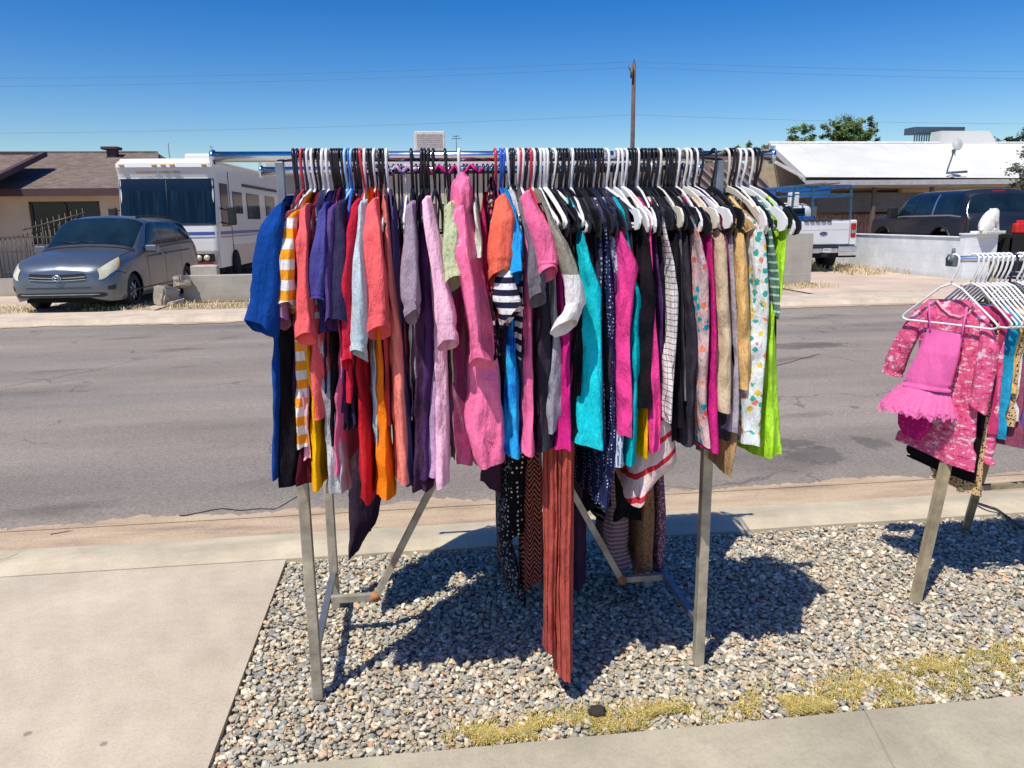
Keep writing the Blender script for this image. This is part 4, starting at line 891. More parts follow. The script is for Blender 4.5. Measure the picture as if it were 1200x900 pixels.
# ================================================================== VEHICLES
def catm(a, b, c, d, t): return b+(c-a)*(t*.5)*1.0*(1-t)**2*1.0+(c-b)*(t*t*(3-2*t))+((d-b)*.5)*(-t*t*(1-t)) if False else b+(c-b)*t
def hermite(xs, ys, x):
    n = len(xs)
    if x <= xs[0]: return ys[0]
    if x >= xs[-1]: return ys[-1]
    i = 0
    while xs[i+1] < x: i += 1
    def sl(k):
        if k == 0 or k == n-1:
            a = 0 if k == 0 else n-2; return (ys[a+1]-ys[a])/(xs[a+1]-xs[a])
        d1 = (ys[k]-ys[k-1])/(xs[k]-xs[k-1]); d2 = (ys[k+1]-ys[k])/(xs[k+1]-xs[k])
        return 0 if d1*d2 <= 0 else 2*d1*d2/(d1+d2)
    h = xs[i+1]-xs[i]; t = (x-xs[i])/h
    return (2*t**3-3*t*t+1)*ys[i]+(t**3-2*t*t+t)*h*sl(i)+(-2*t**3+3*t*t)*ys[i+1]+(t**3-t*t)*h*sl(i+1)
class Shell:
    def __init__(s, st):
        s.x = [a[0] for a in st]; K = len(st[0][1]); s.K = K
        s.Y = [[a[1][k][0] for a in st] for k in range(K)]; s.Z = [[a[1][k][1] for a in st] for k in range(K)]
        s.cache = {}
    def keys(s, x):
        x = round(x, 4)
        if x not in s.cache: s.cache[x] = ([hermite(s.x, s.Y[k], x) for k in range(s.K)], [hermite(s.x, s.Z[k], x) for k in range(s.K)])
        return s.cache[x]
    def half(s, x, v):                   # v 0 = sill, K-1 = middle of the roof
        ys, zs = s.keys(x); ks = list(range(s.K))
        return hermite(ks, ys, v), hermite(ks, zs, v)
    def pt(s, x, vv, off=0):             # vv in [-(K-1), K-1]: sign gives the side, 0 = middle of the top
        K1 = s.K-1; sg = 1 if vv >= 0 else -1; y, z = s.half(x, K1-abs(vv)); p = Vector((x, sg*y, z))
        if off:
            e = .02; a = s.pt(x+e, vv)-s.pt(x-e, vv); q = s.pt(x, vv+e)-s.pt(x, vv-e)
            n = a.cross(q); n.normalize() if n.length else None
            if n.z*1+n.y*sg*1.0 < 0: n = -n
            p = p+n*off
        return p
    def body(s, wheels=(), nx=170, nv=10):
        K1 = s.K-1; mb = MB(); x0, x1 = s.x[0], s.x[-1]
        vvs = [-K1+i/nv for i in range(2*K1*nv+1)]; V = []; idx = {}
        for i in range(nx+1):
            x = x0+(x1-x0)*i/nx
            for v in vvs: V.append(s.pt(x, v))
        m = len(vvs); inside = []
        for k, p in enumerate(V):
            hit = None
            for wx, wz, wr in wheels:
                if abs(p.y) > .5 and math.hypot(p.x-wx, p.z-wz) < wr and p.z < wz+wr: hit = (wx, wz, wr)
            inside.append(hit)
        F = []
        for i in range(nx):
            for j in range(m-1):
                f = (i*m+j, i*m+j+1, (i+1)*m+j+1, (i+1)*m+j)
                if all(inside[q] for q in f): continue
                F.append(f[::-1])
        used = {q for f in F for q in f}
        for q in used:
            if inside[q]:
                wx, wz, wr = inside[q]; p = V[q]; d = math.hypot(p.x-wx, p.z-wz) or 1e-4
                V[q] = Vector((wx+(p.x-wx)/d*wr, p.y, wz+(p.z-wz)/d*wr))
        F.append(tuple(range(m))); F.append(tuple(nx*m+j for j in range(m))[::-1])
        mb.add(V, F, True); return mb
    def patch(s, corners, off=.006, n=14, side=1, mb=None):   # corners: 4 x (x, v) with v counted from the sill; mapped on one side
        K1 = s.K-1; mb = mb or MB(); c = corners
        def fn(i, j):
            a = (c[0][0]*(1-i)+c[1][0]*i, c[0][1]*(1-i)+c[1][1]*i); b = (c[3][0]*(1-i)+c[2][0]*i, c[3][1]*(1-i)+c[2][1]*i)
            x = a[0]*(1-j)+b[0]*j; v = a[1]*(1-j)+b[1]*j
            return s.pt(x, side*(K1-v), off)
        return mb.grid(n, n, fn, True)
    def across(s, xa, xb, vw0, vw1, off=.006, n=20, bow=0, mb=None):   # over the top from side to side
        mb = mb or MB()
        def fn(i, j):
            vw = vw0+(vw1-vw0)*i; u = 2*j-1; x = xa+(xb-xa)*i + bow*u*u
            return s.pt(x, u*vw, off)
        return mb.grid(n, n*2, fn, True)
def paint(name, col, rough=.28, metal=.35, dirt=.25):
    m, n, b = newmat(name); v = tc(n); f = noi(n, v, 1.6, 5, .6)
    c = mixc(n, mth(n, 'MULTIPLY', f, dirt), col, (.30, .26, .20))
    lk(n, c, b.inputs['Base Color']); b.inputs['Metallic'].default_value = metal
    rr = n.nodes.new('ShaderNodeMapRange'); lk(n, f, rr.inputs[0]); rr.inputs[3].default_value = rough-.06; rr.inputs[4].default_value = rough+.2; lk(n, rr.outputs[0], b.inputs['Roughness'])
    b.inputs['Coat Weight'].default_value = .5; b.inputs['Coat Roughness'].default_value = .12
    return m
m_glass = plain('dark_glass', (.008, .02, .032), .07, 0, .4, 2, spec=.3)
m_tyre = plain('tyre_rubber', (.02, .02, .021), .8, bmp=.3)
m_blk = plain('black_trim', (.015, .015, .017), .5)
m_rim = plain('alloy', (.35, .36, .38), .35, .8)
m_chr2 = plain('bright_trim', (.55, .57, .6), .25, .9)
m_dark = plain('underbody', (.006, .006, .007), .95)
def wheel(par, x, y, r, wd, side, dark=False):
    t = MB(); prof = [(r*.62, -wd/2), (r*.9, -wd/2), (r*.985, -wd*.38), (r, -wd*.2), (r, wd*.2), (r*.985, wd*.38), (r*.9, wd/2), (r*.62, wd/2)]
    t.grid(len(prof), 40, lambda i, j: Vector((x+prof[round(i*7)][0]*math.cos(j*6.2832), y+prof[round(i*7)][1], r+prof[round(i*7)][0]*math.sin(j*6.2832))), True, wrap=True)
    tw = t.build('wheel', m_tyre, par)
    rm = MB(); yo = y+side*wd*.36
    rm.disc((x, yo-side*.02, r), (0, 1, 0), r*.63, .012, 30).disc((x, yo+side*.012, r), (0, 1, 0), r*.13, .04, 14)
    for k in range(7):
        a = k*2*math.pi/7; d = Vector((math.cos(a), 0, math.sin(a)))
        rm.tube([Vector((x, yo+side*.012, r))+d*r*.1, Vector((x, yo, r))+d*r*.6], [r*.075, r*.055], 6)
    rm.build('rim', m_blk if dark else m_rim, tw)
    return tw

# ---- silver blue minivan
ST = [
 (0.00, [(.50, .30), (.56, .36), (.60, .48), (.58, .62), (.50, .71), (.30, .76), (0, .775)]),
 (0.05, [(.66, .25), (.72, .36), (.76, .48), (.73, .61), (.62, .76), (.38, .82), (0, .845)]),
 (0.18, [(.82, .21), (.87, .34), (.89, .50), (.86, .70), (.74, .85), (.46, .915), (0, .94)]),
 (0.45, [(.91, .20), (.945, .34), (.955, .55), (.93, .79), (.82, .95), (.52, 1.01), (0, 1.035)]),
 (0.95, [(.93, .20), (.965, .34), (.975, .60), (.955, .90), (.84, 1.04), (.52, 1.10), (0, 1.125)]),
 (1.28, [(.93, .20), (.97, .34), (.98, .60), (.96, .96), (.83, 1.08), (.52, 1.14), (0, 1.165)]),
 (1.40, [(.93, .20), (.97, .34), (.98, .60), (.96, .98), (.82, 1.15), (.52, 1.215), (0, 1.24)]),
 (2.18, [(.93, .20), (.97, .34), (.98, .60), (.96, 1.02), (.775, 1.63), (.50, 1.715), (0, 1.74)]),
 (2.50, [(.93, .20), (.97, .34), (.98, .60), (.96, 1.03), (.765, 1.67), (.49, 1.755), (0, 1.78)]),
 (3.60, [(.93, .20), (.97, .34), (.98, .60), (.96, 1.05), (.755, 1.665), (.48, 1.75), (0, 1.775)]),
 (4.50, [(.92, .22), (.96, .36), (.97, .60), (.95, 1.06), (.73, 1.61), (.46, 1.70), (0, 1.725)]),
 (4.80, [(.90, .26), (.94, .38), (.955, .60), (.93, 1.04), (.68, 1.44), (.43, 1.55), (0, 1.57)]),
 (5.00, [(.82, .34), (.88, .42), (.90, .60), (.88, .98), (.68, 1.10), (.40, 1.16), (0, 1.18)]),
 (5.06, [(.70, .40), (.76, .46), (.80, .60), (.76, .86), (.60, .96), (.36, 1.0), (0, 1.02)])]
m_van = paint('van_paint', (.115, .15, .195), .26, .6, .22)
van = empty('parked_minivan', (-6.47, 15.0, 0), 'silver blue minivan parked nose to the street left of the motorhome', 'minivan', rz=R(87))
vs_ = Shell(ST); WH = [(.97, .33, .375), (4.0, .33, .375)]
vs_.body(WH).build('body', m_van, van)
MB().box(.35, 4.8, -.78, .78, .17, .9).build('underbody', m_dark, van)
for wx, _, _ in WH:
    for sg in (-1, 1): wheel(van, wx, sg*.84, .335, .21, sg)
vs_.across(1.36, 2.13, 2.02, 2.06, .006, 18).build('windshield', m_glass, van)
for sg in (-1, 1):
    for c, nm in ((((1.62, 3.22), (2.62, 3.22), (2.62, 3.86), (2.22, 3.86)), 'window'), (((2.70, 3.22), (3.62, 3.22), (3.62, 3.86), (2.70, 3.86)), 'window'), (((3.70, 3.24), (4.72, 3.30), (4.42, 3.86), (3.70, 3.86)), 'window')):
        vs_.patch(c, .006, 14, sg).build(nm, m_glass, van)
    for x in (2.66, 3.66, 1.70):
        vs_.patch(((x, .9), (x+.012, .9), (x+.012, 3.1), (x, 3.1)), .003, 8, sg).build('door_seam', m_blk, van)
    vs_.patch(((1.70, 2.86), (4.3, 2.88), (4.3, 2.94), (1.70, 2.92)), .004, 12, sg).build('side_trim', m_blk, van)
    hl = vs_.patch(((.035, 3.0), (.36, 3.05), (.66, 3.95), (.09, 3.98)), .008, 14, sg).build('headlight', plain('lamp_lens', (.60, .58, .42), .15, 0, .2, 9, coat=.8), van)
    vs_.patch(((.36, 3.08), (.44, 3.2), (.60, 3.75), (.50, 3.7)), .011, 6, sg).build('indicator', plain('amber', (.8, .35, .05), .3), hl)
    mr = MB().box(-.09, .09, -.12, .12, -.075, .075, .035, 3, Matrix.Translation((1.72, sg*1.08, 1.11))).build('mirror', m_van, van)
    MB().tube([(.5, sg*.70, 0), (.5, sg*.70, 0)], .001, 3) if False else None
    ra = MB(); pp = [Vector((x, sg*.60, vs_.pt(x, 1.6)[2]+.045-(.05 if x in (2.2, 4.3) else 0))) for x in (2.2, 2.32, 2.8, 3.3, 3.8, 4.18, 4.3)]
    ra.tube(pp, .018, 8).build('roof_rail', m_blk, van)
    MB().box(2.44, 2.60, sg*.985-.012, sg*.985+.012, .955, .985, .006).build('handle', m_van, van); MB().box(2.74, 2.90, sg*.985-.012, sg*.985+.012, .955, .985, .006).build('handle', m_van, van)
    vs_.patch(((4.72, 2.5), (4.92, 2.5), (4.86, 3.4), (4.66, 3.4)), .007, 8, sg).build('tail_light', plain('red_lens', (.35, .01, .01), .2), van)
    vs_.patch(((.50, 3.93), (1.30, 3.98), (1.30, 4.03), (.50, 3.98)), .004, 14, sg).build('hood_seam', m_blk, van)
    vs_.patch(((.70, 1.0), (4.6, 1.0), (4.6, 1.12), (.70, 1.12)), .004, 14, sg).build('sill_trim', m_blk, van)
    vs_.patch(((.30, 2.9), (.62, 2.4), (.64, 2.42), (.32, 2.94)), .004, 8, sg).build('bumper_seam', m_blk, van)
    vs_.patch(((.10, 1.5), (.24, 1.5), (.24, 2.0), (.10, 2.0)), .006, 8, sg).build('fog_lamp', m_blk, van)
    vs_.patch(((2.08, 3.12), (4.7, 3.18), (4.7, 3.22), (2.08, 3.17)), .008, 14, sg).build('window_trim', m_chr2 if False else m_blk, van)
vs_.across(1.29, 1.365, 2.3, 2.25, .012, 6).build('cowl', m_blk, van)
vs_.across(.47, .482, 1.9, 1.9, .004, 5).build('hood_seam', m_blk, van) if False else None
# front: grille, bumper openings, emblem
def frontx(y): return -.012+.30*max(0, abs(y)-.42)**1.6*1.3+.012*y*y
def front_at(y, z):
    lo, hi = 0.0, .6
    def wid(x):
        best = 0
        for k in range(13):
            yy, zz = vs_.half(x, k*.25)
            if abs(zz-z) < .04: best = max(best, yy)
        return best
    for _ in range(14):
        mid = (lo+hi)/2
        if wid(mid) >= abs(y): hi = mid
        else: lo = mid
    return hi
def arcbar(y0, z, h, dpt, nm, mat, par, w=.5, sag=0):
    mb = MB(); N = 24; vs2 = []
    for i in range(N+1):
        y = -w+2*w*i/N; x = front_at(y, z)-dpt-.004; zz = z+sag*(y*y)
        e = 1 if abs(y) < w*.96 else .5
        vs2 += [(x, y, zz-h/2*e), (x, y, zz+h/2*e), (x+.06, y, zz+h/2*e), (x+.06, y, zz-h/2*e)]
    fs = []
    for i in range(N):
        for k in range(4): fs.append((4*i+k, 4*i+(k+1) % 4, 4*i+4+(k+1) % 4, 4*i+4+k))
    fs += [(0, 1, 2, 3), (4*N+3, 4*N+2, 4*N+1, 4*N)]
    mb.add(vs2, fs); return mb.build(nm, mat, par)

gr_ = arcbar(0, .645, .135, .004, 'grille', m_blk, van, .50, .10)
for z in (.695, .648, .600): arcbar(0, z, .017, .014, 'grille_bar', m_chr2, gr_, .50, .10)
arcbar(0, .335, .085, .004, 'bumper_intake', m_blk, van, .80)
arcbar(0, .345, .014, .012, 'bumper_trim', m_chr2, van, .70)
arcbar(0, .47, .012, .006, 'bumper_seam', m_blk, van, .58)
em = MB(); N = 32
em.tube([(frontx(0)-.03, .075*math.cos(6.2832*i/N), .648+.05*math.sin(6.2832*i/N)) for i in range(N)], .008, 6, closed=True)
em.tube([(frontx(0)-.032, .032*math.cos(6.2832*i/N), .650+.048*math.sin(6.2832*i/N)) for i in range(N)], .006, 6, closed=True)
em.tube([(frontx(0)-.032, .060*math.cos(6.2832*i/N), .672+.018*math.sin(6.2832*i/N)) for i in range(N)], .006, 6, closed=True)
em.build('emblem', m_chr2, van)
for s_ in (-.38, .30):   # wipers
    MB().tube([vs_.pt(1.37, s_, .03), vs_.pt(1.46, s_+.75, .03)], .008, 6).build('wiper', m_blk, van)

# ---- motorhome
MW = 1.22
m_mhw = paint('coach_white', (.70, .71, .69), .35, 0, .12); m_mhg = paint('coach_beige', (.44, .41, .37), .4, 0, .2)
m_mhb = plain('coach_stripe', (.05, .09, .30), .4)
mh = empty('parked_motorhome', (-6.24, 21.0, 0), 'long white motorhome with blue stripes and a big windshield parked behind the minivan', 'motorhome', rz=R(88))
def mprof(z):                           # front face: x of the nose at height z
    return hermite([.45, .9, 1.35, 2.75, 3.05, 3.22], [.06, 0, .03, .20, .10, .30], z)
mb = MB(); zs = [.45, .7, .9, 1.15, 1.35, 1.7, 2.1, 2.5, 2.75, 2.85, 3.0, 3.1, 3.18, 3.22]
def shellrow(z, x1):
    x0 = mprof(z); r_ = .16; W_ = MW-(.06 if z > 3.15 else 0)
    pts = []
    for i in range(7): a = R(90*i/6); pts.append((x0+r_-r_*math.sin(a) if False else x0+r_*(1-math.sin(a)), -(W_-r_)-r_*math.cos(a) if False else -(W_-r_+r_*math.cos(a)), z))
    pts += [(x0-.02*(1-abs(t)), (W_-r_)*t, z) for t in (-.8, -.4, 0, .4, .8)]
    for i in range(7): a = R(90*(6-i)/6); pts.append((x0+r_*(1-math.sin(a)), W_-r_+r_*math.cos(a), z))
    pts += [(x1, W_, z)]; pts = [(x1, -W_, z)]+pts
    return pts
rows_ = [shellrow(z, 9.6) for z in zs]; L_ = len(rows_[0]); V = [p for r_ in rows_ for p in r_]
mb.add(V, [(i*L_+j, i*L_+(j+1) % L_, (i+1)*L_+(j+1) % L_, (i+1)*L_+j) for i in range(len(zs)-1) for j in range(L_)]+[tuple((len(zs)-1)*L_+j for j in range(L_)), tuple(range(L_))[::-1]], False)
mb.build('body', m_mhw, mh)
def fpan(z0, z1, hw, off, nm, mat, n=14, corner=False, par=None):   # panel wrapped on the nose
    def fn(i, j):
        z = z0+(z1-z0)*i; y = -hw+2*hw*j; r_ = .16; e = max(0, abs(y)-(MW-r_)); x = mprof(z)-off+(r_-math.sqrt(max(0, r_*r_-e*e)))
        return Vector((x-.02*(1-min(1, abs(y)/1.06)), y, z))
    return MB().grid(n, 30, fn).build(nm, mat, par or mh)
m_wind = None
def windmat():
    m, n, b = newmat('coach_windshield'); v = tc(n); o = sep(n, v)
    zt_ = mth(n, 'GREATER_THAN', o[2], 2.42)
    cur = ramp(n, noi(n, tc(n, scale=(1, 6, .3)), 2.2, 3), [(.45, (.004, .010, .018)), (.65, (.008, .022, .034)), (.8, (.03, .06, .07))])
    lk(n, mixc(n, zt_, cur, (.006, .013, .035)), b.inputs['Base Color']); b.inputs['Roughness'].default_value = .08; b.inputs['Specular IOR Level'].default_value = .3; return m
ws = fpan(1.60, 2.72, 1.175, .008, 'windshield', windmat())
fpan(1.555, 1.60, 1.18, .012, 'windshield_seal', m_blk); 
MB().tube([(mprof(z)-.02, .0, z) for z in (1.6, 2.1, 2.7)], .012, 6).build('pillar', m_blk, mh)
fpan(1.30, 1.38, 1.20, .006, 'stripe', m_mhb); fpan(1.22, 1.255, 1.20, .006, 'stripe', plain('stripe_grey', (.25, .26, .36), .4))
fpan(.46, .90, 1.205, .012, 'bumper', m_mhg)
for sg in (-1, 1):
    h = fpan(.62, .82, .30, .022, 'headlight', m_blk); h.location = (.012, sg*.80, 0)
    k = MB().disc((-.02, sg*.70, .72), (1, 0, 0), .075, .03, 20).disc((-.02, sg*.90, .72), (1, 0, 0), .075, .03, 20).build('lens', plain('lamp_lens', (.62, .64, .60), .12), h); k.location = (-.005, -sg*.80, 0)
    MB().box(-.012, .02, sg*.80-.25, sg*.80+.25, .535, .59, .006).build('marker_light', plain('red_lens', (.35, .01, .01), .2), mh)
    # side details
    y = sg*(MW+.004)
    def side(x0, x1, z0, z1, nm, mat, t=.012, par=mh): return MB().box(x0, x1, min(y, y+sg*t), max(y, y+sg*t), z0, z1, .004).build(nm, mat, par)
    side(.52, 1.25, 1.5, 2.62, 'window', m_glass); 
    side(1.40, 1.43, .5, 2.95, 'door_seam', m_blk, .008)
    side(1.75, 2.75, 1.85, 2.45, 'window', m_glass); side(3.3, 4.9, 1.7, 2.45, 'window', m_glass); side(5.8, 7.2, 1.8, 2.45, 'window', m_glass); side(7.9, 8.9, 1.8, 2.4, 'window', m_glass)
    side(.3, 9.5, 1.30, 1.38, 'stripe', m_mhb, .006); side(.3, 9.5, 1.22, 1.255, 'stripe', plain('stripe_grey', (.25, .26, .36), .4), .006)
    side(1.45, 9.5, .42, 1.0, 'skirt_panel', m_mhg, .010)
    side(2.9, 7.6, 2.62, 2.70, 'slide_trim', m_blk, .03)
    MB().disc((1.55, sg*(MW+.01), .47), (0, 1, 0), .40, .05, 32).build('wheel_arch', m_dark, mh)
    wheel(mh, 1.55, sg*1.08, .43, .26, sg); wheel(mh, 6.9, sg*1.08, .43, .3, sg)
    MB().box(-.02, .14, -.10, .10, -.24, .24, .04, 3, Matrix.Translation((.42, sg*1.50, 1.78))).tube([(.42, sg*1.20, 1.62), (.42, sg*1.45, 1.56)], .02, 8).tube([(.42, sg*1.20, 1.98), (.42, sg*1.45, 1.92)], .02, 8).build('mirror', m_blk, mh)
m_amb = plain('amber', (.8, .35, .05), .3)
for y in (-1.0, -.22, 0, .22, 1.02): MB().box(-.03, .03, y-.06, y+.06, -.022, .022, .01, 2, Matrix.Translation((mprof(3.05)-.015, 0, 3.05))).build('clearance_light', m_amb, mh)
MB().tube([(.3, -1.22, 3.14), (9.5, -1.22, 3.14)], .05, 10).build('awning', m_mhw, mh)
MB().box(1.2, 2.1, -.9, -.2, 3.2, 3.42, .06, 3).build('roof_vent', m_mhw, mh)
MB().box(3.9, 4.9, -.45, .45, 3.2, 3.42, .07, 3).build('roof_vent', m_mhw, mh)
MB().tube([(.5, -.05, 3.2), (.5, -.05, 3.62)], .008, 5).build('aerial', m_blk, mh)
text('lettering', 'WINNEBAGO  ADVENTURER', .085, plain('brown_letter', (.28, .14, .08), .6), mh, (mprof(2.88)-.032, .15, 2.87), (R(90), 0, R(-90)))
MB().box(.5, 9.3, -1.1, 1.1, .3, .5).build('underbody', m_dark, mh)

# ---- white pickup with a blue rack, seen from behind; local +x points away from the street
m_pw = paint('truck_white', (.66, .67, .69), .3, 0, .1)
pk = empty('parked_pickup', (11.56, 21.0, 0), 'white pickup truck seen from behind between the grey pillar and the white wall', 'pickup truck', rz=R(90))
def PB(nm, mat, *b, bev=.02, par=pk): return MB().box(*b, bev, 3).build(nm, mat, par)
PW = 1.0
tg = PB('tailgate', m_pw, 0, .09, -.80, .80, .78, 1.42, bev=.03)
mb = MB().box(.01, .08, -.78, .78, 1.40, 1.44, .015)
mb.build('gate_cap', m_pw, tg)
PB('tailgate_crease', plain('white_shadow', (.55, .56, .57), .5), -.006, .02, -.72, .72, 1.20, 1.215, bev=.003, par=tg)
for sg in (-1, 1):
    prof = [(.0, .72), (.02, 1.44), (.06, 1.47), (2.45, 1.47), (2.45, .55), (1.85, .55)]+[(1.35+.5*math.cos(a), .55+.42*math.sin(a)) for a in [R(t) for t in range(0, 181, 15)]]+[(.4, .55), (.05, .62)]
    MB().prism(prof, 1, sg*.82, sg*PW).build('bed_side', m_pw, pk)
    tl = PB('tail_light', plain('red_lens', (.35, .01, .01), .2), -.012, .06, sg*.905-.075, sg*.905+.075, .98, 1.38, bev=.02)
    PB('reverse_lens', m_chr2, -.018, .02, sg*.905-.06, sg*.905+.06, 1.10, 1.19, bev=.01, par=tl)
    wheel(pk, 1.35, sg*.86, .41, .28, sg); wheel(pk, 5.1, sg*.86, .41, .28, sg)
    MB().box(-.02, .22, -.11, .11, -.17, .17, .04, 3, Matrix.Translation((4.0, sg*1.22, 1.5))).build('mirror', m_blk, pk)
PB('bed_floor', m_dark, .1, 2.4, -.80, .80, .70, .76, bev=0)
PB('bed_front', m_pw, 2.38, 2.45, -.82, .82, .7, 1.47)
bp = MB().box(-.13, .02, -.98, -.42, .58, .74, .02, 3).box(-.13, .02, .42, .98, .58, .74, .02, 3).box(-.10, .02, -.43, .43, .55, .70, .02)
bp.build('bumper', m_chr2, pk)
PB('bumper_step', m_blk, -.14, -.02, -.42, .42, .70, .745)
PB('gate_gap', m_blk, .0, .05, -.98, .98, .742, .785, bev=0)
pl_ = PB('licence_plate', plain('plate', (.66, .68, .72), .5), -.125, -.104, -.21, .03, .575, .695, bev=.004)
text('plate_text', 'C4F12', .075, plain('plate_ink', (.03, .04, .12), .6), pl_, (-.128, -.09, .635), (R(90), 0, R(-90)), .001)
PB('hitch', m_dark, -.25, .1, -.06, .06, .44, .52); PB('rear_axle', m_dark, 1.2, 1.5, -.8, .8, .35, .47, bev=0)
PB('frame_rail', m_dark, .0, 5.4, -.5, .5, .42, .56, bev=0)
PB('step_bar', m_dark, -.05, .03, -1.02, -.5, .42, .47); 
em = MB(); N = 36
em.tube([(-.012, .0, 1.10), (.0, .0, 1.10)], .115, N); em.v = [(x, y, 1.10+(z-1.10)*.42) for x, y, z in em.v]
eo = em.build('emblem', plain('emblem_blue', (.01, .03, .16), .3), pk)
rg_ = MB().tube([(-.014, .115*math.cos(6.2832*i/N), 1.10+.048*math.sin(6.2832*i/N)) for i in range(N)], .004, 5, closed=True).build('emblem_ring', m_chr2, eo)
text('emblem_text', 'Ford', .075, m_chr2, eo, (-.015, 0, 1.10), (R(90), 0, R(-90)), .001)
# cab
CB = [(2.50, [(.9, .5), (.98, .7), (1.0, 1.0), (.98, 1.40), (.86, 1.86), (.55, 1.90), (0, 1.92)]), (2.62, [(.9, .5), (.98, .7), (1.0, 1.0), (.98, 1.42), (.84, 1.93), (.55, 1.99), (0, 2.01)]), (4.2, [(.9, .5), (.98, .7), (1.0, 1.0), (.98, 1.42), (.84, 1.93), (.55, 1.99), (0, 2.01)]), (4.9, [(.9, .5), (.98, .7), (1.0, 1.0), (.97, 1.38), (.93, 1.44), (.6, 1.50), (0, 1.52)]), (6.0, [(.9, .5), (.97, .7), (.98, 1.0), (.94, 1.30), (.86, 1.38), (.6, 1.42), (0, 1.43)])]
cs_ = Shell(CB); cs_.body([(5.1, .42, .47)], 90, 8).build('cab', m_pw, pk)
PB('rear_window', m_glass, 2.485, 2.52, -.70, .70, 1.50, 1.84, bev=.01)
for sg in (-1, 1):
    cs_.patch(((2.75, 3.2), (4.5, 3.2), (4.2, 3.85), (2.75, 3.85)), .006, 12, sg).build('window', m_glass, pk)
# blue rack over the bed
m_blue = plain('rack_blue', (.01, .13, .38), .45, .1, .25); m_bg = plain('rack_teal', (.03, .10, .13), .5, .1)
lr = empty('ladder_rack', (11.56, 21.05, 1.47), 'blue steel ladder rack standing over the bed of the white pickup', 'ladder rack', rz=R(90))
def LR(nm, mat, mb): return mb.build(nm, mat, lr)
def tb(a, b, r=.022): return MB().tube([a, b], r*1.3, 4, square=True)
for sg in (-1, 1):
    for x in (.15, 2.3):
        LR('post', m_bg if x < 1 else m_blue, tb((x, sg*.90, 0), (x, sg*.86, .93), .028))
    LR('side_rail', m_blue, tb((.1, sg*.86, .93), (4.4, sg*.86, .93), .03)); LR('side_rail', m_blue, tb((.1, sg*.86, .68), (2.3, sg*.86, .68), .025))
    LR('side_panel', m_blue, MB().box(1.3, 3.2, sg*.86-.012, sg*.86+.012, .70, .92))
LR('post', m_bg, tb((.15, .28, .0), (.15, .28, .93), .022))
for x in (.15, 1.2, 2.3, 3.4, 4.3): LR('cross_bar', m_bg if x < 1 else m_blue, tb((x, -.86, .96), (x, .86, .96), .024))
LR('lower_bar', m_bg, tb((.15, -.88, .72), (.15, .88, .72), .018)); LR('toolbox', m_blue, MB().box(1.9, 2.3, -.8, .8, -.05, .12, .02))
lad = MB()
for sg in (-1, 1): lad.tube([(.0, sg*.2-.2, 1.02), (3.9, sg*.2-.2, 1.02)], .03, 4, square=True)
for i in range(12): lad.tube([(.2+i*.32, -.4, 1.02), (.2+i*.32, 0, 1.02)], .016, 6)
lo = lad.build('ladder', plain('ladder_brown', (.28, .15, .12), .6)); lo.location = (11.56, 21.05, 1.47); lo.rotation_euler = (0, 0, R(90)); tag(lo, 'reddish brown ladder lying on top of the blue rack of the white pickup', 'ladder')
cn = MB().box(-.14, .14, -.10, .10, 0, .42, .02).build('water_cooler', plain('white_plastic', (.75, .75, .74), .5)); cn.location = (11.40, 22.6, 1.87); tag(cn, 'white box strapped inside the blue rack of the white pickup', 'box')
MB().box(-.02, .02, -.02, .02, 0, .02)
# small things lying over the tailgate
tm = MB(); 
for i in range(5): tm.box(-.10, .12, -.42+i*.17, -.28+i*.17, 1.43, 1.50+.02*(i % 2), .02)
to_ = tm.build('tarp', plain('dark_tarp', (.03, .032, .036), .8, bmp=.5)); to_.location = (11.35, 21.05, 0); tag(to_, 'dark rolled tarp lying on the tailgate of the white pickup', 'tarp'); to_.rotation_euler = (0, 0, R(90))

# ---- dark lifted truck behind the white wall, seen from its rear left corner
m_dk = paint('truck_navy', (.004, .008, .020), .35, .0, .02)
# local +x points to the tail
TS = [(0.0, [(.70, .75), (.80, .80), (.86, 1.0), (.86, 1.2), (.80, 1.36), (.5, 1.42), (0, 1.43)]),
      (.12, [(.88, .70), (.94, .80), (.97, 1.0), (.96, 1.22), (.88, 1.42), (.5, 1.50), (0, 1.52)]),
      (1.35, [(.92, .65), (.97, .80), (1.0, 1.0), (.99, 1.34), (.92, 1.50), (.55, 1.57), (0, 1.59)]),
      (1.55, [(.92, .65), (.97, .80), (1.0, 1.0), (.99, 1.40), (.90, 1.56), (.55, 1.62), (0, 1.64)]),
      (2.25, [(.92, .65), (.97, .80), (1.0, 1.0), (.99, 1.42), (.79, 2.02), (.52, 2.09), (0, 2.11)]),
      (2.55, [(.92, .65), (.97, .80), (1.0, 1.0), (.99, 1.42), (.77, 2.07), (.50, 2.15), (0, 2.17)]),
      (4.9, [(.92, .65), (.97, .80), (1.0, 1.0), (.99, 1.44), (.77, 2.07), (.50, 2.14), (0, 2.16)]),
      (5.15, [(.91, .68), (.96, .82), (.99, 1.0), (.98, 1.42), (.74, 1.98), (.48, 2.05), (0, 2.07)]),
      (5.45, [(.86, .72), (.92, .84), (.95, 1.0), (.94, 1.38), (.90, 1.46), (.5, 1.50), (0, 1.52)]),
      (5.52, [(.80, .80), (.86, .9), (.88, 1.0), (.88, 1.30), (.84, 1.38), (.5, 1.42), (0, 1.43)])]
ts_ = Shell(TS)
tk = empty('parked_truck', (15.72, 23.8, .08), 'dark navy raised sport utility truck standing behind the long white wall', 'truck', rz=R(-97.7))
ts_.body([(1.0, .62, .55), (4.35, .62, .55)], 150, 8).build('body', m_dk, tk)
MB().box(.4, 5.2, -.8, .8, .5, 1.0).build('underbody', m_dark, tk)
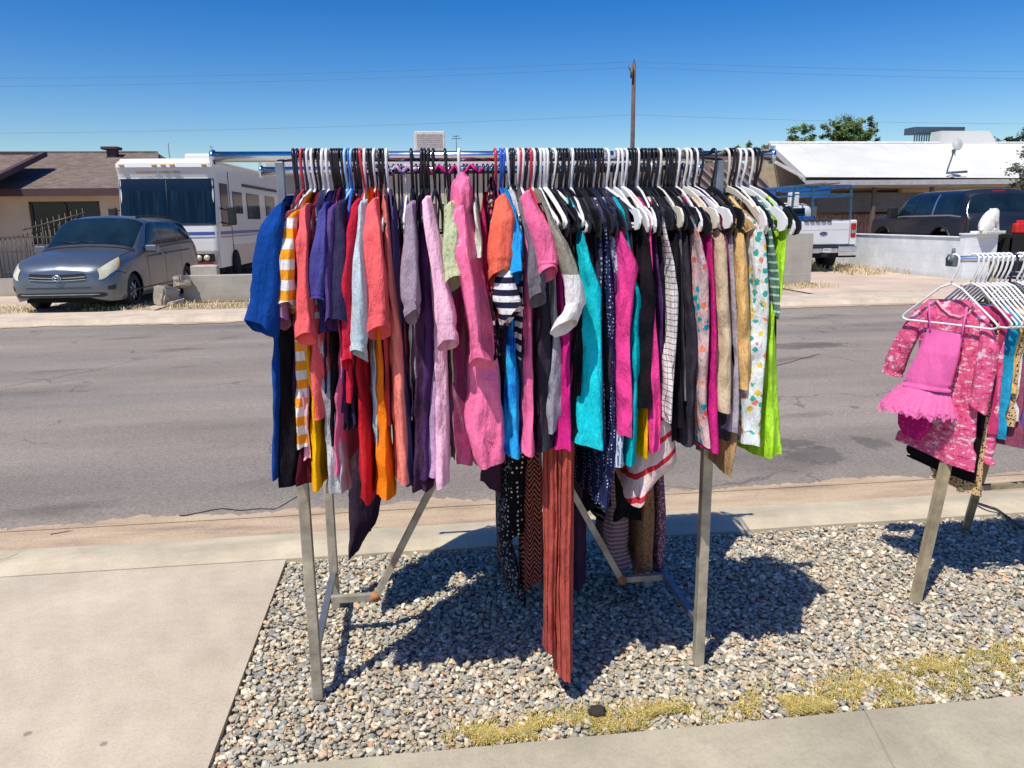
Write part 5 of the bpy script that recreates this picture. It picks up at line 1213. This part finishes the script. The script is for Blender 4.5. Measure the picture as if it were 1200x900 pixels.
for sg in (-1, 1):
    for wx in (1.0, 4.35): wheel(tk, wx, sg*.86, .47, .30, sg, True)
    for c in (((1.75, 3.18), (2.85, 3.18), (2.85, 3.86), (2.32, 3.86)), ((2.93, 3.18), (3.75, 3.18), (3.75, 3.86), (2.93, 3.86)), ((3.95, 3.18), (5.2, 3.18), (4.98, 3.86), (3.95, 3.86))):
        ts_.patch(c, .006, 12, sg).build('window', m_glass, tk)
    ts_.patch(((3.80, 3.1), (3.90, 3.1), (3.90, 3.9), (3.80, 3.9)), .008, 8, sg).build('pillar', m_chr2 if sg < 0 else m_dk, tk)
    ts_.patch(((1.70, 3.05), (5.25, 3.05), (5.25, 3.11), (1.70, 3.11)), .008, 8, sg).build('side_trim', plain('trim_grey', (.20, .22, .25), .4), tk)
    MB().box(-.06, .12, -.13, .13, -.16, .16, .04, 3, Matrix.Translation((1.85, sg*1.16, 1.58))).build('mirror', m_blk, tk)
    for ax_ in (1.0, 4.35): MB().tube([(ax_+.58*math.cos(R(t)), sg*1.0, .62+.58*math.sin(R(t))) for t in range(-5, 186, 10)], .035, 6).build('wheel_arch', m_blk, tk)
    arch = MB().tube([(1.0+.58*math.cos(R(t)), sg*1.0, .62+.58*math.sin(R(t))) for t in range(-5, 186, 10)], .035, 6).tube([(4.35+.58*math.cos(R(t)), sg*1.0, .62+.58*math.sin(R(t))) for t in range(-5, 186, 10)], .035, 6)
    ts_.patch(((5.42, 2.5), (5.47, 2.5), (5.46, 3.1), (5.39, 3.1)), .01, 8, sg).build('tail_light', plain('dark_red_lens', (.10, .006, .008), .3), tk)
ts_.across(5.19, 5.41, 2.2, 2.2, .008, 12).build('rear_window', m_glass, tk)
ts_.across(1.62, 2.2, 2.0, 2.0, .008, 12).build('windshield', m_glass, tk)
bl = MB().box(5.08, 5.14, -.16, .16, 2.075, 2.105, .01).build('brake_light', plain('red_lens', (.35, .01, .01), .2), tk)
MB().box(5.42, 5.62, -.95, .95, .72, .92, .03, 3).build('bumper', m_chr2, tk)

# ================================================================== WALLS, FENCES, STATUE
def blockwall(name, col, bw=.40, bh=.20, paintk=.5):
    m, n, b = newmat(name); v = tc(n); 
    f = noi(n, v, 2.2, 6, .65)
    c = ramp(n, f, [(.3, tuple(x*.82 for x in col)), (.7, tuple(min(1, x*1.1) for x in col))])
    o = sep(n, v); z = mth(n, 'FRACT', mth(n, 'ADD', mth(n, 'DIVIDE', o[2], bh), 20.0)); row = mth(n, 'FLOOR', mth(n, 'ADD', mth(n, 'DIVIDE', o[2], bh), 20.0))
    x = mth(n, 'FRACT', mth(n, 'ADD', mth(n, 'DIVIDE', mth(n, 'ADD', o[0], o[1]), bw), mth(n, 'MULTIPLY', row, .5)))
    j = mth(n, 'MAXIMUM', mth(n, 'LESS_THAN', z, .06), mth(n, 'LESS_THAN', x, .03))
    c = mixc(n, mth(n, 'MULTIPLY', j, .35*paintk), c, tuple(x_*.4 for x_ in col))
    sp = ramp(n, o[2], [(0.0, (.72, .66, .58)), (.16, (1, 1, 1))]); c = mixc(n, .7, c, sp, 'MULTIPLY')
    lk(n, c, b.inputs['Base Color']); b.inputs['Roughness'].default_value = .92
    k = bump(n, b, noi(n, v, 50, 3), .4, .01); bump(n, b, mth(n, 'SUBTRACT', 1.0, j), .4*paintk, .01, k); return m
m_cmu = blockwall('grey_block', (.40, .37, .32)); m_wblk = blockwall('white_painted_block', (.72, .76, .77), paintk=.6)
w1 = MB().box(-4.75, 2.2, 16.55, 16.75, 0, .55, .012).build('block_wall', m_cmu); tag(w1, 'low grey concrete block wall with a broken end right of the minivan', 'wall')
def rock(loc, s, seed, mat, name, label, cat, cuts=4):
    bm = bmesh.new(); bmesh.ops.create_cube(bm, size=1); bmesh.ops.bevel(bm, geom=list(bm.edges), offset=.10, segments=2, affect='EDGES'); bmesh.ops.subdivide_edges(bm, edges=list(bm.edges), cuts=2, use_grid_fill=True)
    for v in bm.verts: v.co = Vector((v.co.x*s[0], v.co.y*s[1], v.co.z*s[2]))*(1+.28*noise.noise(v.co*2.2+Vector((seed, 0, 0))))
    o = MB().bm(bm).build(name, mat, loc=loc); o.rotation_euler = (.1, .15, seed); return tag(o, label, cat)
rock((-4.98, 16.2, .17), (.42, .3, .42), 1.0, m_cmu, 'broken_block', 'large broken block leaning against the end of the low grey wall', 'block')
rock((-4.72, 16.45, .44), (.34, .26, .24), 2.3, m_cmu, 'broken_block', 'rounded broken block on top of the end of the low grey wall', 'block')
rock((-4.72, 15.9, .05), (.30, .2, .11), 4.1, m_cmu, 'broken_block', 'small flat piece of block lying in front of the broken wall end', 'block')
bw_ = MB().box(-.28, .28, -.12, .12, 0, .22, .02).box(-.2, .2, -.1, .1, .2, .23, .01).build('concrete_block', concrete('pale_block', (.55, .50, .43), False), loc=(-4.55, 17.6, .0)); tag(bw_, 'pale concrete slab standing on a stone behind the low grey wall', 'block')
bw_.location.z = .48; sb = MB().box(-.25, .25, -.15, .15, 0, .48, .02).build('support_block', m_cmu, bw_, loc=(0, 0, -.48))
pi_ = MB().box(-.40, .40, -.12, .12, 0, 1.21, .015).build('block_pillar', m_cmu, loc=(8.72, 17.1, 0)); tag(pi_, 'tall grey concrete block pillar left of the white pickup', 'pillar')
MB().box(-.41, .41, -.124, -.119, .27, .285).build('score_line', concrete('pale_line', (.6, .57, .5), False), pi_)
ww = empty('white_wall', (13.45, 20.5, 0), 'long low white painted block wall in front of the dark truck', 'wall')
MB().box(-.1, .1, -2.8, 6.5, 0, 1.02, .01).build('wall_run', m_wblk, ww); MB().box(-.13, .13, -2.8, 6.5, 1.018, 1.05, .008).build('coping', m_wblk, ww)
MB().box(-.13, .72, -3.02, -2.802, 0, 1.10, .01).build('end_panel', m_wblk, ww); MB().box(-.16, .75, -3.05, -2.78, 1.098, 1.135, .008).build('end_coping', m_wblk, ww)
# seated stone lion
def chain(pts, rads, edges, name, mat, loc, sub=2, rz=0):
    me = bpy.data.meshes.new(name); me.from_pydata([Vector(p) for p in pts], edges, []); o = bpy.data.objects.new(name, me); COL.objects.link(o)
    md = o.modifiers.new('skin', 'SKIN'); sv = me.skin_vertices[0].data
    for i, r_ in enumerate(rads): sv[i].radius = (r_, r_) if not isinstance(r_, tuple) else r_
    sv[0].use_root = True; ss = o.modifiers.new('sub', 'SUBSURF'); ss.levels = sub; ss.render_levels = sub; me.materials.append(mat); o.location = loc; o.rotation_euler = (0, 0, rz); return o
lp = [(.10, 0, .10), (.06, 0, .22), (-.04, 0, .34), (-.10, 0, .44), (-.17, 0, .46), (-.08, .07, .20), (-.13, .07, .03), (-.18, .07, .02), (-.08, -.07, .20), (-.13, -.07, .03), (-.18, -.07, .02), (.04, .10, .07), (-.06, .10, .03), (.04, -.10, .07), (-.06, -.10, .03), (.22, .02, .05), (.26, .08, .05)]
lr_ = [(.11, .12), (.11, .11), (.115, .12), (.095, .10), .045, .045, .032, .03, .045, .032, .03, .055, .035, .055, .035, .02, .028]
le_ = [(0, 1), (1, 2), (2, 3), (3, 4), (2, 5), (5, 6), (6, 7), (2, 8), (8, 9), (9, 10), (0, 11), (11, 12), (0, 13), (13, 14), (0, 15), (15, 16)]
li = chain(lp, lr_, le_, 'lion_statue', plain('white_stone', (.66, .66, .62), .8, bmp=.5, var=.2, sc=12), (13.93, 17.55, 1.15), rz=R(200)); li.scale = (1.6, 1.4, 1.15); tag(li, 'white stone statue of a seated lion on top of the white wall end', 'statue')
MB().box(-.24, .24, -.15, .15, -.03, .03, .01).build('plinth', plain('white_stone', (.66, .66, .62)), li)
for sg in (-1, 1): chain([(-.08, sg*.05, .47), (-.075, sg*.06, .50)], [.02, .01], [(0, 1)], 'ear', plain('white_stone', (.66, .66, .62)), (0, 0, 0)).parent = li
gc = MB().box(-.15, .15, -.09, .09, 0, .26, .04, 3).box(-.10, .10, -.02, .02, .25, .33, .015).tube([(.10, 0, .24), (.19, 0, .33)], [.03, .018], 10).build('fuel_can', plain('red_plastic', (.60, .02, .02), .4), loc=tuple(PL(1194, 274, 17.6))); tag(gc, 'red plastic fuel can behind the dark truck at the right edge', 'fuel can')
cr = MB().box(-.4, .5, -.25, .25, -.10, -.005, .01).box(-.4, .5, -.25, -.22, -.9, -.1).box(-.4, -.36, -.25, .25, -1.1, -.1).box(.46, .5, -.25, .25, -1.1, -.1)
crate = cr.build('cargo_table', m_dark, loc=tuple(PL(1194, 274, 17.6))); tag(crate, 'dark low steel stand carrying the red fuel can behind the truck', 'stand')
# black wrought iron fence
m_iron = plain('painted_iron', (.09, .075, .06), .5, .3)
fe = empty('iron_fence', (-11.0, 19.0, 0), 'ornamental iron picket fence on a low wall behind the minivan', 'fence')
fb = MB().box(-3.2, 3.0, -.09, .09, 0, .42).build('base_wall', m_cmu, fe)
mb = MB()
for i in range(62):
    x = -3.1+i*.098; h = 1.45+.16*math.sin(x*1.9+1.5); mb.tube([(x, 0, .40), (x, 0, h)], .011, 5); mb.tube([(x, 0, h), (x, 0, h+.07)], [.022, .002], 5)
for z in (.55, 1.0, 1.32): mb.box(-3.15, 3.0, -.012, .012, z, z+.03)
mb.build('pickets', m_iron, fe)
for x in (-3.1, -.6, 1.6, 3.0): MB().box(x-.03, x+.03, -.03, .03, .4, 1.62, .005).build('post', m_iron, fe)
# taller gate leaf
ga = empty('iron_gate', (-8.75, 19.05, 0), 'raised arched iron gate leaf right of the picket fence', 'gate')
mb = MB()
for i in range(11):
    x = -.05+i*.13; h = 1.62+i*.035; mb.tube([(x, .03, .1), (x, .03, h)], .010, 5)
mb.tube([(-.08, .03, 1.50), (1.3, .03, 1.86)], .018, 6).tube([(-.08, .03, .5), (1.3, .03, .5)], .018, 6)
mb.build('pickets', m_iron, ga)

# ================================================================== BUILDINGS
def shingle(name, a, b_, sc=1.0):
    m, n, b = newmat(name); v = tc(n, scale=(sc, sc, sc))
    t = n.nodes.new('ShaderNodeTexBrick'); t.inputs['Scale'].default_value = 3.0; t.inputs['Color1'].default_value = (*a, 1); t.inputs['Color2'].default_value = (*b_, 1); t.inputs['Mortar'].default_value = (*tuple(x*.5 for x in a), 1)
    t.inputs['Mortar Size'].default_value = .012; t.inputs['Row Height'].default_value = .4; t.inputs['Brick Width'].default_value = .7; t.inputs['Bias'].default_value = -.1
    lk(n, v, t.inputs['Vector']); c = mixc(n, .9, t.outputs['Color'], ramp(n, noi(n, v, 5, 5, .7), [(.3, (.6, .6, .6)), (.7, (1.2, 1.2, 1.2))]), 'MULTIPLY')
    lk(n, c, b.inputs['Base Color']); b.inputs['Roughness'].default_value = .95; bump(n, b, noi(n, v, 25, 3), .5, .02); return m
m_shing = shingle('brown_shingle', (.15, .112, .092), (.22, .165, .135)); m_stuc = plain('beige_stucco', (.50, .41, .33), .95, var=.12, sc=1.5, bmp=.3)
m_fas = plain('fascia_brown', (.06, .03, .035), .7)
hl_ = empty('brown_roof_house', (-14, 26, 0), 'single storey beige stucco house with a brown shingle roof behind the minivan', 'house')
def HL(nm, mb, mat, par=None): return mb.build(nm, mat, par or hl_, loc=(14, -26, 0) if par is None else None)
# wall with a window opening
X0, X1, Yw = -22, -7.9, 25.6
wx0, wx1, wz0, wz1 = -11.60, -9.55, 1.02, 2.30
mb = MB().box(X0, wx0, Yw, Yw+.25, 0, 2.62).box(wx1, X1, Yw, Yw+.25, 0, 2.62).box(wx0, wx1, Yw, Yw+.25, 0, wz0).box(wx0, wx1, Yw, Yw+.25, wz1, 2.62).box(X0, X1, Yw+8, Yw+8.2, 0, 2.62).box(X1-.2, X1, Yw+.25, Yw+8, 0, 2.62)
HL('wall', mb, m_stuc)
wn = HL('window', MB().box(wx0, wx1, Yw+.10, Yw+.12, wz0, wz1), m_glass)
f_ = MB()
for a in (wx0+.04, (wx0+wx1)/2, wx1-.04): f_.box(a-.03, a+.03, Yw+.05, Yw+.099, wz0, wz1)
f_.box(wx0, wx1, Yw+.05, Yw+.099, wz0, wz0+.06).box(wx0, wx1, Yw+.05, Yw+.099, wz1-.06, wz1)
f_.build('window_frame', plain('bronze_frame', (.04, .03, .03), .5), wn)
ye, yr, ze, zr = 25.0, 29.6, 2.66, 4.05
rf = MB().add([(X0, ye, ze), (-7.6, ye, ze), (-9.1+.2, yr, zr), (X0, yr, zr)], [(0, 1, 2, 3)]).add([(X0, yr, zr), (-8.9, yr, zr), (-7.6, yr+4.6, ze), (X0, yr+4.6, ze)], [(0, 1, 2, 3)]).add([(-7.6, ye, ze), (-7.6, yr+4.6, ze), (-8.9, yr, zr)], [(0, 1, 2)])
rf_o = HL('roof', rf, m_shing)
rc = MB().tube([(X0, yr, zr+.01), (-8.9, yr, zr+.01)], .06, 4, square=True).tube([(-8.9, yr, zr+.01), (-7.6, ye, ze+.01)], .05, 4, square=True).build('ridge_cap', m_shing, rf_o)
HL('fascia', MB().box(X0, -7.6, ye-.03, ye, ze-.22, ze-.004), m_fas)
HL('soffit', MB().box(X0, -7.6, ye+.002, Yw+.1, ze-.10, ze-.06), m_stuc)
vt = MB().box(-10.35, -10.05, 28.9, 29.2, 3.78, 4.10).box(-10.5, -9.95, 28.8, 29.3, 4.10, 4.20, .02); vt.build('roof_vent', m_fas, rf_o)
# nearer wing with its own gable rake
xr0, xr1 = PL(52, 181, 27.2), PL(-30, 222, 23.2)
wg = MB(); a, b_ = xr0, xr1; wg.add([a, b_, (b_.x-9, b_.y, b_.z), (a.x-9, a.y, a.z)], [(0, 1, 2, 3)])
wo = HL('roof', wg, m_shing)
rk_ = MB().tube([a+Vector((.02, -.02, .02)), b_+Vector((.02, -.02, .02))], .11, 4, square=True).build('rake_board', m_fas, wo)
rk2 = MB().tube([(a.x-9, a.y, a.z+.03), (a.x, a.y, a.z+.03)], .06, 4, square=True).build('ridge_cap', m_fas, wo)

# tan house in the middle, mostly behind the rack
mhs = empty('flat_roof_house', (1.5, 38, 0), 'low tan flat roofed house far behind the large rack', 'house')
def MH(nm, mb, mat, par=None): return mb.build(nm, mat, par or mhs, loc=(-1.5, -38, 0) if par is None else None)
MH('wall', MB().box(-5.5, 12.2, 34.4, 42, 0, 3.7), m_stuc)
MH('roof', MB().box(-6.0, 12.7, 34.0, 42.4, 3.7, 4.05, .03), plain('pale_roof', (.55, .54, .52), .8))
for x in (-3, 1.2, 5.2, 9.2):
    wq = MH('window', MB().box(x, x+1.6, 34.36, 34.39, 1.1, 2.3), m_glass); MB().box(x-.06, x+1.66, 34.33, 34.355, 2.3, 2.36).box(x-.06, x+1.66, 34.33, 34.355, 1.04, 1.1).box(x+.78, x+.82, 34.33, 34.355, 1.1, 2.3).build('window_frame', plain('white_frame', (.7, .7, .7)), wq)
ac = empty('rooftop_cooler', (.82, 35.2, 4.05), 'pale box shaped cooler on the roof seen above the middle of the rail', 'air conditioner')
MB().box(-.66, .66, -.5, .5, .50, 1.30, .04).build('housing', plain('cooler_beige', (.60, .54, .50), .6), ac); MB().box(-.6, .6, -.45, .45, 0, .50, .02).build('base', plain('pale_roof', (.55, .54, .52)), ac)
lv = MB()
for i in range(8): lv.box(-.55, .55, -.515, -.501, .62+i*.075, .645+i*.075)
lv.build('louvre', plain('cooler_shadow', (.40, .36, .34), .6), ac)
an = MB().tube([(0, 0, 0), (0, 0, 1.2)], .015, 6)
for z, w_ in ((1.16, .14), (1.06, .2)): an.tube([(-w_, .1, z), (w_, -.1, z)], .012, 5)
ano = an.build('roof_antenna', m_blk, loc=(2.0, 35.4, 4.05)); tag(ano, 'thin roof antenna beside the pale rooftop cooler', 'antenna')

# white roofed house on the right
rh = empty('white_roof_house', (20, 31, 0), 'long low house with a broad white roof and a shaded carport on the right', 'house')
m_wr = plain('white_roof', (.62, .62, .59), .7, var=.13, sc=.35)
def RH_(nm, mb, mat, par=None): return mb.build(nm, mat, par or rh, loc=(-20, -31, 0) if par is None else None)
E0, E1 = Vector((14.15, 27.2, 2.97)), Vector((32, 27.2, 2.80)); T0, T1 = Vector((15.4, 33, 4.68)), Vector((34, 33, 4.66))
rfo = RH_('roof', MB().add([E0, E1, T1, T0], [(0, 1, 2, 3)]).add([T0, T1, (34, 39, 3.0), (15.4, 39, 3.0)], [(0, 1, 2, 3)]), m_wr)
sm_ = MB()
for i in range(14):
    a_ = E0.lerp(E1, (i+1)/15)+Vector((0, .02, .012)); b_2 = T0.lerp(T1, (i+1)/15)+Vector((0, 0, .012)); sm_.tube([a_, b_2], .011, 4, square=True)
sm_.tube([T0+Vector((0, 0, .02)), T1+Vector((0, 0, .02))], .07, 6)
sm_.build('roof_seam', plain('seam_grey', (.60, .60, .57), .7), rfo)
mb = MB(); mb.add([E0+Vector((-.02, -.01, .0)), T0+Vector((-.02, 0, .0)), T0+Vector((-.02, 0, -.22)), E0+Vector((-.02, -.01, -.22))], [(0, 1, 2, 3)])
mb.build('rake_board', m_wr, rfo)
MB().box(14.13, 32, 27.10, 27.185, 2.62, 2.80).build('gutter_rail', plain('gutter_grey', (.42, .42, .43), .5), rfo).location = (0, 0, .05)
RH_('soffit', MB().box(14.2, 32, 27.2, 33, 2.60, 2.66), plain('soffit_tan', (.42, .34, .24), .9))
m_wood = plain('fence_wood', (.26, .15, .11), .9, var=.4, sc=5)
RH_('wall', MB().box(14.6, 32, 32.5, 32.8, 0, 4.4), plain('house_tan', (.46, .38, .27), .9)); RH_('wall', MB().box(19.3, 32, 29.3, 29.5, 0, 2.6), plain('house_tan', (.46, .38, .27), .9))
RH_('shade_screen', MB().box(14.6, 19.3, 27.9, 27.95, 1.72, 2.42, 0), plain('shade_grey', (.13, .13, .125), .9))
for x in (14.7, 17.0, 19.3, 24, 29): RH_('post', MB().box(x-.06, x+.06, 27.4, 27.52, 0, 2.62), plain('post_brown', (.12, .09, .07), .8))
MB().box(22.5, 24, 29.27, 29.295, 1.0, 2.1).build('window', m_glass, rh, loc=(-20, -31, 0))
# neighbour's gable with slanting slats seen left of the white roof
m_slat = plain('slat_brown', (.22, .15, .13), .9, var=.35, sc=3)
ng = empty('gable_house', (12.6, 33, 0), 'brown slatted gable of a house between the rack and the white roof', 'house')
mb = MB(); mb.add([(10.2, 30.5, 2.5), (14.3, 30.5, 2.5), (14.3, 30.5, 2.9), (13.0, 30.5, 3.8), (10.2, 30.5, 3.6)], [(0, 1, 2, 3, 4)])
g1 = mb.build('gable_wall', m_slat, ng, loc=(-12.6, -33, 0))
for i in range(9):
    MB().tube([(10.2+i*.40, 30.44, 3.55), (11.3+i*.40, 30.44, 2.6)], .04, 4, square=True).build('slat', plain('slat_grey', (.36, .31, .31), .9), g1)
MB().tube([PL(903, 187, 27.6), PL(944, 209, 27.6)], .07, 4, square=True).build('rake_board', plain('rake_grey', (.62, .60, .58), .8), ng, loc=(-12.6, -33, 0))
MB().box(9.8, 14.2, 30.8, 31, 0, 2.55).build('wall', m_stuc, ng, loc=(-12.6, -33, 0))
# parapet block with dark cooler cage behind
pb = MB().box(23.3, 25.6, 32.9, 33.6, 4.2, 5.20).prism([(25.6, 4.4), (26.3, 4.4), (25.6, 5.2)], 1, 32.9, 33.6)
RH_('chimney_block', pb, m_wr)
cg = empty('rooftop_unit', (24.4, 34.6, 4.6), 'dark metal cooler cage standing behind the stepped white parapet', 'air conditioner')
m_cg = plain('cage_blue', (.05, .09, .12), .6)
MB().box(-1.5, 1.0, -.4, .4, .62, .92, .02).build('housing', m_cg, cg)
mb = MB()
for i in range(9): mb.box(-1.5+i*.12, -1.45+i*.12, -.42, -.38, -.2, .62)
mb.build('cage', m_cg, cg)
# satellite dish
sdp = empty('satellite_dish', tuple(PL(1110, 202, 27.3)), 'grey satellite dish on a bent arm at the edge of the white roof', 'satellite dish')
dm = MB(); 
def dish(i, j):
    r_ = .24*i; th = 6.2832*j; p = Vector((r_*math.cos(th)*.72, -.10+.35*r_*r_*2, r_*math.sin(th)))
    return Matrix.Rotation(R(-28), 4, 'Z') @ Matrix.Rotation(R(-25), 4, 'X') @ p + Vector((.18, -.15, .95))
dm.grid(10, 32, dish, True, wrap=True); dm.build('dish', plain('dish_grey', (.33, .35, .36), .5), sdp)
MB().tube([(0, 0, -.05), (0, 0, .10), (.10, 0, .45), (.20, 0, .85)], .028, 8).build('mast', plain('mast_dark', (.10, .11, .13), .5), sdp)
MB().tube([(.18, -.1, .60), (-.16, -.45, .72)], .018, 6).box(-.22, -.12, -.52, -.42, .66, .78, .01).build('arm', plain('mast_dark', (.10, .11, .13), .5), sdp)
MB().tube([(-.05, -.05, -.02), (.75, -.05, .02)], .05, 6).build('foot', plain('mast_dark', (.10, .11, .13), .5), sdp)
# wooden fence behind the pickup
wf = empty('wood_fence', (16.2, 28.2, 0), 'weathered reddish wooden board fence behind the white pickup', 'fence')
mb = MB(); q = random.Random(3)
for i in range(36):
    x = -3.4+i*.15; mb.box(x, x+.135, 0, .02, 0, 1.62+q.uniform(-.02, .02))
mb.build('boards', m_wood, wf)
for z in (.3, 1.4): MB().box(-3.4, 2.0, .022, .06, z, z+.09).build('rail', m_wood, wf)
# utility pole and wires
up = MB().tube([(16.93, 60, 0), (16.93, 60, 13.0)], [.20, .15], 12).build('utility_pole', plain('pole_wood', (.12, .075, .065), .9, var=.3, sc=3)); tag(up, 'tall brown wooden utility pole rising above the rail against the sky', 'utility pole')
MB().tube([(16.72, 59.8, 11.9), (16.72, 59.8, 12.6)], .13, 10).build('insulator', m_iron, up); MB().tube([(16.93, 60, 13.0), (16.93, 60, 13.35)], .04, 8).build('pin', m_iron, up); MB().tube([(16.93, 60, 12.2), (16.45, 59.7, 12.55), (16.45, 59.7, 12.8)], .035, 6).build('bracket', m_iron, up)
m_wire = plain('wire', (.10, .12, .16), .6)
for i, (z0, xa, ya, za, xb, yb, zb_) in enumerate([(13.1, -70, 66, 12.6, 95, 52, 12.6), (12.7, -70, 66, 11.9, 95, 52, 11.9), (9.3, -70, 66, 8.8, 95, 52, 8.8)]):
    for k, (ex, ey, ez) in enumerate(((xa, ya, za), (xb, yb, zb_))):
        pts = [(16.93+(ex-16.93)*t, 60+(ey-60)*t, z0+(ez-z0)*t-3.2*t*(1-t)) for t in [j/30 for j in range(31)]]
        o = MB().tube(pts, .008, 4).build('overhead_wire', m_wire); tag(o, f'{["top", "second", "low"][i]} overhead wire running {["left", "right"][k]} from the utility pole', 'wire')

# ================================================================== TREES
m_bark = plain('bark', (.16, .11, .08), .95, var=.3, sc=5)
def leafmat(name, a, b_, c):
    m, n, b = newmat(name); A = n.nodes.new('ShaderNodeAttribute'); A.attribute_name = 'tint'
    lk(n, A.outputs['Color'], b.inputs['Base Color']); b.inputs['Roughness'].default_value = .55; b.inputs['Transmission Weight'].default_value = 0
    tr = n.nodes.new('ShaderNodeBsdfTranslucent'); lk(n, A.outputs['Color'], tr.inputs[0]); mx = n.nodes.new('ShaderNodeMixShader'); mx.inputs[0].default_value = .3
    lk(n, b.outputs[0], mx.inputs[1]); lk(n, tr.outputs[0], mx.inputs[2]); lk(n, mx.outputs[0], n.nodes['Material Output'].inputs[0]); return m
m_leaf = leafmat('leaf', 0, 0, 0)
def tree(loc, h, blobs, label, cols, leaf=.12, n=2600, seed=1, name='tree', cat='tree', stems=6):
    rt = empty(name, loc, label, cat); rnd = random.Random(seed)
    tk_ = MB(); tk_.tube([(0, 0, 0), (.05*h*.2, 0, h*.25), (0, .05, h*.5), (.05, 0, h*.72)], [.05*h*.5, .04*h*.5, .03*h*.5, .012*h*.5], 9)
    for bx, by, bz, br in blobs: tk_.tube([(0, 0, h*.42), (bx*.5, by*.5, (h*.42+bz)/2+.1), (bx, by, bz)], [.028*h*.5, .018*h*.5, .006*h*.5], 6)
    tk_.build('trunk', m_bark, rt)
    mb = MB(); tint = []; tot = sum(b[3]**2 for b in blobs)
    for bx, by, bz, br in blobs:
        cl_ = []
        for _ in range(max(8, int(26*br))):
            d = Vector((rnd.gauss(0, 1), rnd.gauss(0, 1), rnd.gauss(0, 1))).normalized(); cl_.append((Vector((bx, by, bz))+d*br*rnd.uniform(.35, 1.05), br*rnd.uniform(.14, .34), rnd.uniform(.55, 1.2)))
        for _ in range(int(n*br*br/tot)):
            c, r_, sh = rnd.choice(cl_); d = Vector((rnd.gauss(0, 1), rnd.gauss(0, 1), rnd.gauss(0, .8))); p = c+d*r_*.6
            a = Vector((rnd.gauss(0, 1), rnd.gauss(0, 1), rnd.gauss(0, 1))).normalized(); b2 = a.orthogonal().normalized(); s_ = leaf*rnd.uniform(.5, 1.3)
            mb.add([p-a*s_, p-b2*s_*.4, p+a*s_, p+b2*s_*.4], [(0, 1, 2, 3)])
            k = rnd.choice(cols); sh2 = sh*rnd.uniform(.7, 1.25); tint += [(k[0]*sh2, k[1]*sh2, k[2]*sh2, 1)]*4
    o = mb.build('crown', m_leaf, rt); at = o.data.attributes.new('tint', 'FLOAT_COLOR', 'POINT'); at.data.foreach_set('color', [q for c in tint for q in c])
    return rt
GR_ = [(.10, .17, .03), (.15, .24, .05), (.07, .12, .03), (.20, .28, .07)]
GD = [(.04, .08, .035), (.06, .11, .05), (.03, .06, .03)]
# behind the white roof
def tl(px, y0, Y): p = PL(px, y0, Y); return (p.x, Y, 0)
tree(tl(940, 160, 40), 6.0, [(0, 0, 5.6, .62), (.5, .1, 5.3, .5), (-.5, 0, 5.2, .42)], 'small leafy green tree crown above the left end of the white roof', GR_, .10, 2600, 3)
tree(tl(995, 160, 40), 6.6, [(-.9, 0, 5.9, .62), (0, 0, 5.8, .85), (.7, .1, 6.1, .7), (1.0, 0, 5.6, .55), (-.4, 0, 5.5, .7)], 'wide leafy green tree rising above the middle of the white roof', GR_, .11, 5200, 4)
tree(tl(880, 165, 44), 5.6, [(0, 0, 5.5, .35), (.7, 0, 5.35, .3), (-.8, 0, 5.3, .3)], 'thin tree top just above the right end of the rail', GR_, .10, 900, 5)
tree(tl(1042, 165, 44), 5.4, [(0, 0, 5.25, .4), (.6, 0, 5.2, .3)], 'dark low tree top right of the wide green tree', GD, .10, 900, 6)
tree(tl(1155, 160, 46), 6.2, [(0, 0, 5.8, .6), (1.0, 0, 5.6, .6)], 'grey green tree behind the dark rooftop cage', [(.10, .14, .09), (.14, .18, .12)], .12, 1200, 7)
tree(tl(1195, 160, 46), 6.8, [(0, 0, 6.0, .8), (1.3, 0, 6.2, .9), (-1, 0, 5.7, .5)], 'dark green tree on the skyline at the right edge of the photo', GD, .13, 2400, 8)
tree(tl(1205, 220, 21), 3.8, [(0, 0, 2.6, .55), (.3, .2, 3.0, .6), (-.35, 0, 2.75, .4), (.1, 0, 2.1, .5), (-.1, -.1, 3.35, .3)], 'feathery shrub in front of the white roof at the right edge', [(.10, .14, .07), (.16, .19, .12), (.06, .09, .04)], .06, 2600, 9, 'shrub', 'shrub')
tree(tl(880, 165, 70), 5.6, [(0, 0, 6.6, .5), (-4, 0, 6.6, .5)], 'far thin tree top behind the rail right of the utility pole', GR_, .14, 700, 15)
